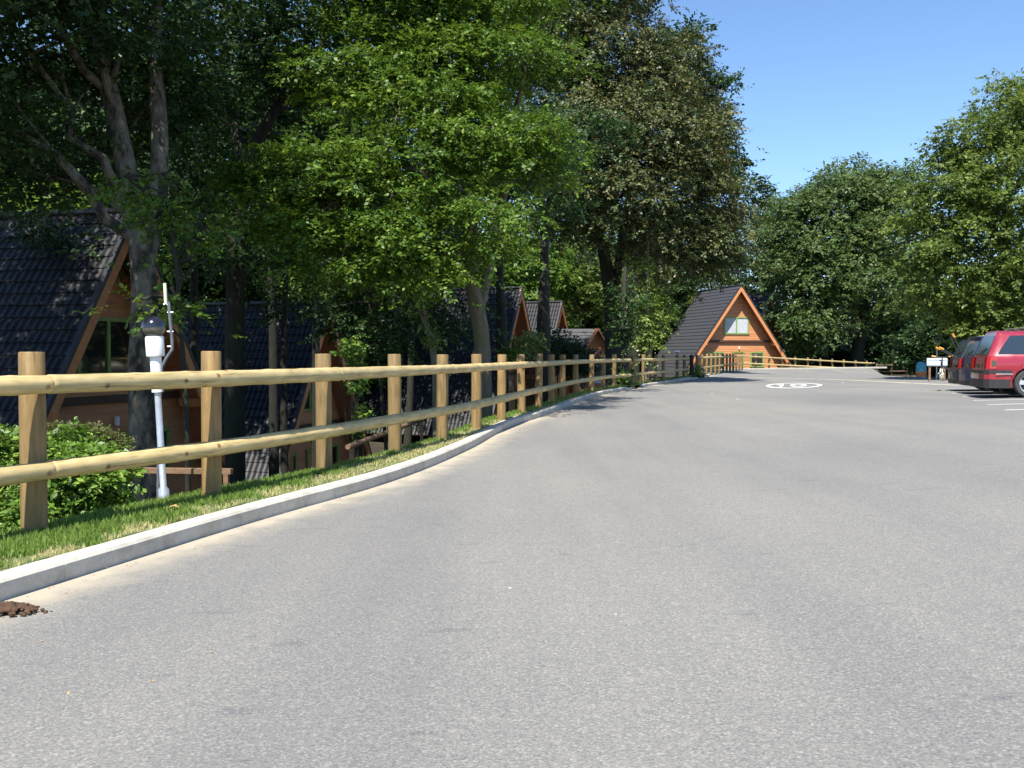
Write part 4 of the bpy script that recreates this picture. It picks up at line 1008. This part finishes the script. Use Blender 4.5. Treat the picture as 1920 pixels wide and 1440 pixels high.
# unseen tree added left of frame to shade the wood and near roof
tree('oak_tree', 'oak added unseen left of the frame, its crown shading the left wood', [[Vector((-10.5, 9.5, -3)), Vector((-10.2, 9.7, 2)), Vector((-9.6, 10.2, 7)), Vector((-9, 10.5, 13))]], .32,
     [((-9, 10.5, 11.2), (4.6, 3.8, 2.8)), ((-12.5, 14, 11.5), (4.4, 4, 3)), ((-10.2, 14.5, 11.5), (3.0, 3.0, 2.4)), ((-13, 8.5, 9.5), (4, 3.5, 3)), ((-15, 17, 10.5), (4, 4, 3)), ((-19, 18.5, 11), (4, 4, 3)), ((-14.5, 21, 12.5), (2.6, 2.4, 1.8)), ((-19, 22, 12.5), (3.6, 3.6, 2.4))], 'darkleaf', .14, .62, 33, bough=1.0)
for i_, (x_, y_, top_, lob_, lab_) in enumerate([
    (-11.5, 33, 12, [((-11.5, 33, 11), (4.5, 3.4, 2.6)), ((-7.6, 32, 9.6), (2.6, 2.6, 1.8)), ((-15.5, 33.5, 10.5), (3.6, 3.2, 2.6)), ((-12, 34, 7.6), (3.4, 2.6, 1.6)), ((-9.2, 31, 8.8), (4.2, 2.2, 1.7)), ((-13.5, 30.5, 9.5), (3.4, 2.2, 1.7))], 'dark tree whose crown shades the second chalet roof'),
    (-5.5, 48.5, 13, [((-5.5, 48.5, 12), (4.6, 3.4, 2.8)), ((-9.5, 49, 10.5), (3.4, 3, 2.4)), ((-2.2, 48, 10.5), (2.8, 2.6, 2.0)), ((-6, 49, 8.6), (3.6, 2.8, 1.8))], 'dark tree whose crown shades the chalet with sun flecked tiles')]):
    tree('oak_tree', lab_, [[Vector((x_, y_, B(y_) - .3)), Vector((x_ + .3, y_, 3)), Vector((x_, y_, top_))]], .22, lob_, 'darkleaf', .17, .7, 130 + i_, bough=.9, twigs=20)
# second dark tree
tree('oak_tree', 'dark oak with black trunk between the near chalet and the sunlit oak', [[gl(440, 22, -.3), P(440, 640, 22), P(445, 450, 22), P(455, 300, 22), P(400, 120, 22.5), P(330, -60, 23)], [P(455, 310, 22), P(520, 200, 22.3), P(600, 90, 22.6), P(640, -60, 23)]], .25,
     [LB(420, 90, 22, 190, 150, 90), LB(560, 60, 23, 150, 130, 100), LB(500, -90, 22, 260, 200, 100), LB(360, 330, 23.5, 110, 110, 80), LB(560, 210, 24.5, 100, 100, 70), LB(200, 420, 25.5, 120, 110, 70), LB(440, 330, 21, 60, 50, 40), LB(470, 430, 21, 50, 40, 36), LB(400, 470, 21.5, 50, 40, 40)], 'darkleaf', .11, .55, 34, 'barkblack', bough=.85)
# sunlit oak
tree('oak_tree', 'bright green sunlit oak spreading over the fence in the middle of the picture',
     [[gl(912, 21, -.3), P(905, 660, 21), P(884, 520, 21), P(884, 380, 21.2), P(880, 240, 21.5), P(860, 60, 22), P(840, -140, 22.5)], [P(893, 600, 21), P(935, 420, 21.3), P(960, 250, 21.8), P(1000, 60, 22)], [P(884, 420, 21.1), P(800, 330, 20.3), P(700, 300, 19.6), P(600, 330, 19)]], .205,
     [LB(520, 345, 18.8, 80, 90, 38), LB(600, 320, 18.8, 90, 90, 50), LB(620, 410, 18.8, 100, 90, 50), LB(700, 330, 18.8, 110, 100, 70), LB(740, 430, 18.6, 95, 90, 55), LB(800, 340, 19, 100, 100, 70), LB(760, 210, 20, 130, 110, 80), LB(680, 130, 21, 110, 110, 80), LB(880, 250, 19.8, 120, 100, 70), LB(970, 290, 20.2, 105, 90, 60), LB(820, 90, 21.5, 150, 130, 90), LB(720, 10, 22, 150, 130, 80), LB(930, 120, 21.5, 120, 110, 80), LB(870, -50, 22, 200, 170, 90), LB(890, 440, 18.6, 48, 50, 16), LB(830, 480, 19, 60, 60, 30), LB(700, 480, 19.3, 110, 80, 26), LB(480, 330, 18.6, 60, 50, 16), LB(1030, 300, 20.4, 50, 50, 40), LB(570, 445, 18.3, 75, 70, 34), LB(640, 500, 18.2, 60, 55, 26), LB(930, 400, 18.6, 70, 60, 34), LB(780, 520, 18.4, 60, 50, 24), LB(500, 400, 18.2, 45, 50, 26)],
     'oak', .088, .95, 35, 'barkpale', droop=.3, bough=.62, per=12, twigs=90)
tree('hazel_tree', 'low dark understorey tree with thin stems below the sunlit oak', [[gl(742, 23, -.2), P(742, 700, 23), P(738, 560, 23), P(745, 480, 23)], [gl(735, 23), P(700, 600, 23), P(650, 500, 23)]], .09,
     [LB(700, 560, 23, 110, 90, 80), LB(600, 530, 24, 90, 80, 80), LB(830, 560, 24, 80, 70, 70), LB(770, 620, 22.5, 70, 60, 50), LB(540, 470, 25, 90, 80, 60)], 'darkleaf', .10, .42, 36, bough=.6)
tree('ivy_clad_tree', 'short leaning ivy clad trunk behind the fifth fence post', [[gl(820, 19.5, -.2), P(820, 740, 19.5), P(815, 680, 19.5), P(806, 630, 19.5), P(788, 585, 19.5)]], .12, [LB(812, 650, 19.4, 11, 10, 40), LB(794, 595, 19.4, 12, 10, 14)], 'ivy', .06, .8, 37, 'barkpale', bough=.14, per=6, cat='trunk', twigs=6)
def plain_trunk(px0, py0, px1, py1, d, r, label, mat='barkdark', lean=0, seed=0):
    p0 = gl(px0, d, -.2); 
    return tree('slender_tree', label, [[p0, P(px0, py0, d), P((px0 + px1) / 2 + lean, (py0 + py1) / 2, d), P(px1, py1, d + .3)]], r, [LB(px1, py1 - 60, d, 90, 80, 60), LB(px1 + 40, py1 - 150, d + 1, 110, 90, 70)], 'darkleaf', .12, .5, seed, mat, bough=.8, twigs=10)
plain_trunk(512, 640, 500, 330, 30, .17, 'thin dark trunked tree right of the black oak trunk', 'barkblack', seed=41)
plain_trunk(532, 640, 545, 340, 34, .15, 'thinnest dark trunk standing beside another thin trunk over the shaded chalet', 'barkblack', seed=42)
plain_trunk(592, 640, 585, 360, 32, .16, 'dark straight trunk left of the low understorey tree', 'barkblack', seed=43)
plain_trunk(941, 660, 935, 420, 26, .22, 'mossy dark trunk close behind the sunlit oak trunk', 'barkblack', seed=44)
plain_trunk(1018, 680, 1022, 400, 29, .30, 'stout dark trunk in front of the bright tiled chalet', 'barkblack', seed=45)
# beech
tree('weeping_beech', 'huge drooping olive brown beech towering over the middle of the road edge',
     [[gl(1152, 40, -.3), P(1148, 660, 46), P(1143, 540, 46), P(1120, 400, 46), P(1110, 220, 46), P(1090, 0, 46), P(1080, -200, 46)], [P(1146, 600, 46), P(1165, 460, 46), P(1190, 300, 46), P(1200, 100, 46)]], .42,
     [LB(1090, 90, 42.5, 110, 100, 80), LB(1000, 40, 42.0, 110, 100, 90), LB(1165, 115, 43.1, 90, 100, 85), LB(1110, 210, 41.4, 110, 100, 80), LB(1210, 230, 42.0, 110, 100, 90), LB(1080, 320, 41.4, 90, 80, 60), LB(1170, 330, 40.9, 110, 90, 80), LB(1270, 330, 42.5, 100, 90, 80), LB(1310, 250, 44.8, 60, 80, 80), LB(1340, 370, 44.8, 60, 80, 70), LB(1250, 130, 44.8, 70, 90, 80), LB(1290, 430, 43.7, 70, 80, 60), LB(1130, -40, 43.7, 110, 120, 60), LB(980, -60, 42.5, 150, 130, 60), LB(1225, 440, 42.1, 46, 50, 60), LB(1010, 180, 43.1, 80, 80, 80), LB(1360, 440, 46.0, 26, 50, 50), LB(1060, 395, 42.5, 50, 50, 60), LB(1125, 420, 42.5, 36, 40, 40), LB(1225, 470, 44, 40, 40, 50), LB(1335, 465, 45, 46, 50, 46)],
     'beech', .125, 1.0, 51, droop=.75, bough=.8, flat=.7, per=12, twigs=60)
tree('oak_tree', 'dark blue green oak whose lobed tips stick out right of the drooping beech', [[gl(1190, 60, -.3), P(1190, 560, 60), P(1215, 380, 60), P(1270, 150, 59)], [P(1210, 420, 60), P(1300, 370, 60), P(1380, 350, 60)]], .4,
     [LB(1255, 84, 58.2, 38, 60, 32), LB(1300, 60, 58.2, 20, 30, 14), LB(1335, 165, 58.2, 26, 40, 30), LB(1360, 150, 58.2, 14, 20, 16), LB(1345, 205, 58.2, 20, 30, 18), LB(1340, 240, 58.2, 16, 30, 20), LB(1400, 340, 58.2, 34, 40, 24), LB(1425, 348, 58.2, 16, 20, 14), LB(1390, 392, 58.2, 28, 30, 24), LB(1365, 300, 58.2, 30, 40, 40), LB(1290, 180, 60.5, 50, 60, 70), LB(1372, 430, 59.4, 18, 30, 50), LB(1185, 5, 56.0, 22, 30, 22), LB(1320, 290, 61.6, 50, 60, 60)],
     'darkleaf', .19, .95, 52, bough=.7, per=9, droop=.2)
# dark ivy trunk in the gap
tree('ivy_clad_tree', 'dark ivy smothered trunk standing in the gap of the fence', [[Vector((4.42, 36.3, -.3)), P(1169, 600, 36.3), P(1172, 500, 36.6)]], .2, [LB(1168, 660, 36.2, 12, 12, 50), LB(1170, 600, 36.2, 20, 18, 40), LB(1175, 560, 36.8, 30, 25, 35), LB(1168, 715, 36.2, 12, 12, 16)], 'darkleaf', .11, 1.1, 53, bough=.25, per=8, cat='trunk', twigs=10)
tree('ivy_clad_tree', 'tree clad in bright yellow green ivy left of the orange chalet', [[Vector((PX(1210, 41), 41, -.5)), P(1210, 690, 41), P(1211, 600, 41), P(1214, 500, 41), P(1213, 400, 41.2)]], .2,
     [LB(1213, 530, 40.8, 13, 12, 55), LB(1208, 590, 40.8, 17, 15, 60), LB(1214, 640, 40.8, 22, 16, 36), LB(1236, 600, 41.2, 20, 20, 30), LB(1185, 570, 41, 22, 18, 12)], 'ivy', .12, .9, 54, 'barkpale', bough=.3, per=8, twigs=20)
for i, (px, py, d, rx, rz, lab) in enumerate([(1235, 560, 98, 48, 62, 'bushy mid green tree against the left slope of the orange chalet'), (1300, 505, 104, 60, 45, 'round green tree rising just behind the orange chalet roof'), (1215, 500, 70, 36, 50, 'leafy tree behind the top of the ivy clad trunk'), (1400, 520, 105, 48, 42, 'fresh green tree top behind the ridge of the orange chalet'), (1090, 490, 84, 70, 50, 'mid green tree in the wood above the porch gable'), (1010, 470, 82, 60, 46, 'pale green lit tree above the bright tiled chalet')]):
    z0 = B(d); c = P(px, py, d); tree('woodland_tree', lab, [[Vector((c.x, d + .5, z0 - .3)), Vector((c.x + .3, d + .5, (z0 + c.z) / 2)), Vector((c.x, d + .4, c.z + 1))]], .22,
         [LB(px, py, d, rx, rx, rz), LB(px + rx * .5, py + rz * .8, d, rx * .7, rx * .7, rz * .8), LB(px - rx * .6, py + rz * .7, d + .5, rx * .7, rx * .7, rz * .8), LB(px, py + rz * 1.5, d, rx * .9, rx * .8, rz * .7)], ['oak', 'limeleaf', 'oak'][i % 3], .20, .75, 60 + i, bough=.8, per=9, twigs=16)
# right side trees
tree('hornbeam_tree', 'tall grey green tree in the centre right with a pale leaning trunk', [[gl(1606, 92, -.3), P(1608, 660, 92), P(1622, 560, 92), P(1615, 440, 92.5), P(1600, 330, 93)]], .75,
     [LB(1610, 370, 92, 80, 90, 60), LB(1550, 400, 91, 90, 90, 75), LB(1650, 430, 90, 75, 80, 80), LB(1500, 450, 90, 70, 80, 80), LB(1560, 500, 88, 90, 90, 70), LB(1500, 530, 89, 50, 70, 80), LB(1640, 520, 89, 80, 80, 70), LB(1530, 590, 87, 50, 60, 40), LB(1660, 340, 94, 50, 70, 38), LB(1590, 330, 93, 50, 60, 30), LB(1490, 610, 90, 32, 50, 50), LB(1690, 560, 92, 50, 60, 90), LB(1490, 390, 93, 40, 50, 30)],
     'greybeech', .27, .95, 71, droop=.6, bough=1.3, flat=.6, per=10, twigs=50)
tree('hornbeam_tree', 'smaller grey green tree between the drooping beech and the tall centre right tree', [[gl(1440, 100, -.3), P(1440, 600, 100), P(1445, 480, 100), P(1450, 390, 100)]], .4,
     [LB(1450, 420, 100, 38, 50, 45), LB(1430, 470, 100, 40, 50, 50), LB(1470, 500, 99, 50, 60, 60), LB(1445, 385, 100, 26, 40, 20)], 'greybeech', .28, .8, 72, droop=.6, bough=1.0, per=9)
tree('ash_tree', 'tall soft green tree filling the right edge above the parked cars', [[Vector((PX(1880, 50), 50, -.1)), P(1880, 560, 50), P(1890, 400, 50), P(1900, 240, 50)], [P(1885, 480, 50), P(1830, 360, 50), P(1800, 280, 50)]], .42,
     [LB(1900, 210, 50, 70, 80, 60), LB(1850, 270, 49, 75, 80, 55), LB(1795, 300, 49, 45, 60, 50), LB(1890, 340, 47, 90, 90, 70), LB(1800, 370, 48, 90, 90, 60), LB(1750, 440, 49, 60, 70, 60), LB(1840, 460, 47, 100, 90, 70), LB(1950, 460, 47, 90, 90, 90), LB(1770, 530, 49, 70, 80, 60), LB(1870, 550, 48, 90, 80, 50), LB(1740, 370, 50, 36, 50, 40), LB(1920, 165, 51, 40, 50, 35), LB(1960, 250, 48, 90, 90, 90), LB(1885, 600, 47, 100, 80, 40)],
     'limeleaf', .17, .85, 73, droop=.45, bough=.95, flat=.5, per=11, twigs=60)
for i, (px, py, d, rx, rz, lab, mt) in enumerate([(1672, 640, 93, 50, 40, 'loose bush over the dark old fence at the far right', 'darkleaf'), (1752, 622, 63, 62, 60, 'dark leafy bush behind the teal barrel', 'darkleaf'), (1810, 610, 60, 60, 55, 'dark bush behind the grey globe lamp', 'darkleaf'), (1890, 600, 58, 80, 60, 'dark bush behind the red estate car roof', 'darkleaf'), (1545, 655, 97, 50, 36, 'low dark bush beyond the far log fence left of the leaning trunk', 'darkleaf'), (1490, 660, 96, 40, 40, 'dark bush right beside the orange chalet', 'darkleaf')]):
    c = P(px, py, d); zb = rz_(c.x, c.y) if px > 1640 and d < 70 else B(d)
    bushes('woodland_bush', lab, [LB(px, py, d, rx, rx * .6, rz), LB(px - rx * .6, py + rz * .5, d - .5, rx * .6, rx * .5, rz * .6), LB(px + rx * .6, py + rz * .5, d - .4, rx * .6, rx * .5, rz * .6), LB(px, py + rz * .9, d - .3, rx * .8, rx * .5, rz * .4)], mt, .20, 1.0, 80 + i, bough=.8, per=9, stem=zb)
# wood behind everything: copies of three tree kinds
protos = []
for k in range(3):
    rnd = random.Random(90 + k); lob = []
    for j in range(9):
        a = rnd.uniform(0, 6.283); z = rnd.uniform(2.5, 13); r_ = 2.6 * (1 - abs(z - 7) / 14) ; lob.append(((math.cos(a) * r_, math.sin(a) * r_, z), (rnd.uniform(2.4, 3.4), rnd.uniform(2.4, 3.4), rnd.uniform(1.8, 2.6))))
    lob.append(((0, 0, 14.2), (2.2, 2.2, 2.4)))
    protos.append(tree('background_tree', 'broadleaf tree standing deep in the dark wood behind the chalets', [[Vector((0, 0, -.5)), Vector((.2, 0, 5)), Vector((0, .2, 13))]], .3, lob, ['darkleaf', 'darkleaf', 'oak'][k], .26, .75, 90 + k, bough=1.3, per=9, twigs=20, group='trees of the wood behind the chalets'))
spots = []
rnd = random.Random(5)
for row, (d, n, x0, x1) in enumerate([(48, 4, -150, 420), (60, 5, -60, 760), (78, 6, 100, 1060), (100, 8, -50, 1330), (116, 11, 0, 1960), (112, 3, 1690, 2000)]):
    for i in range(n):
        px = lerp(x0, x1, (i + .5) / n) + rnd.uniform(-30, 30); dd = d + rnd.uniform(-4, 4); spots.append((px, dd, rnd.uniform(.85, 1.25)))
cnt_ = {}
for i, (px, dd, sc) in enumerate(spots):
    x = PX(px, dd)
    if px > 1330: sc = .62
    if px > 1690: sc = .85
    o = protos[i] if i < 3 else copy_tree(protos[i % 3])
    row_ = 0 if dd < 54 else 1 if dd < 68 else 2 if dd < 87 else 3 if dd < 104 else 4
    z_ = 'left of the drooping beech' if px < 1100 else 'behind the orange chalet' if px < 1400 else 'behind the leaning trunk' if px < 1690 else 'behind the parked cars'
    cnt_[(row_, z_)] = cnt_.get((row_, z_), 0) + 1; od_ = ['leftmost', 'second from the left', 'third from the left', 'fourth from the left', 'fifth from the left', 'sixth from the left', 'seventh from the left', 'eighth from the left'][cnt_[(row_, z_)] - 1]
    o['label'] = od_ + ' in the ' + ['nearest', 'second', 'third', 'fourth', 'last'][row_] + ' row of wood ' + z_
    o.location = (x, dd, B(dd)); o.rotation_euler = (0, 0, rnd.uniform(0, 6.28)); o.scale = (sc, sc, sc)
# far off wood as one mass
lob = []
for i in range(46):
    px = lerp(-250, 2150, i / 45); d = 138 + random.uniform(-5, 5); h = random.uniform(9, 12) if px > 1250 else random.uniform(13, 19)
    lob.append(((PX(px, d), d, h * .45 - 2), (6.5, 4.5, h * .62)))
q, ti, _ = crown_quads(lob, .62, .85, 99, bough=2.4, per=7)
o = quads_np('distant_wood', q, M['darkleaf'], None, ti); tag(o, 'dark mass of distant woodland closing the view behind everything', 'wood', kind='stuff')
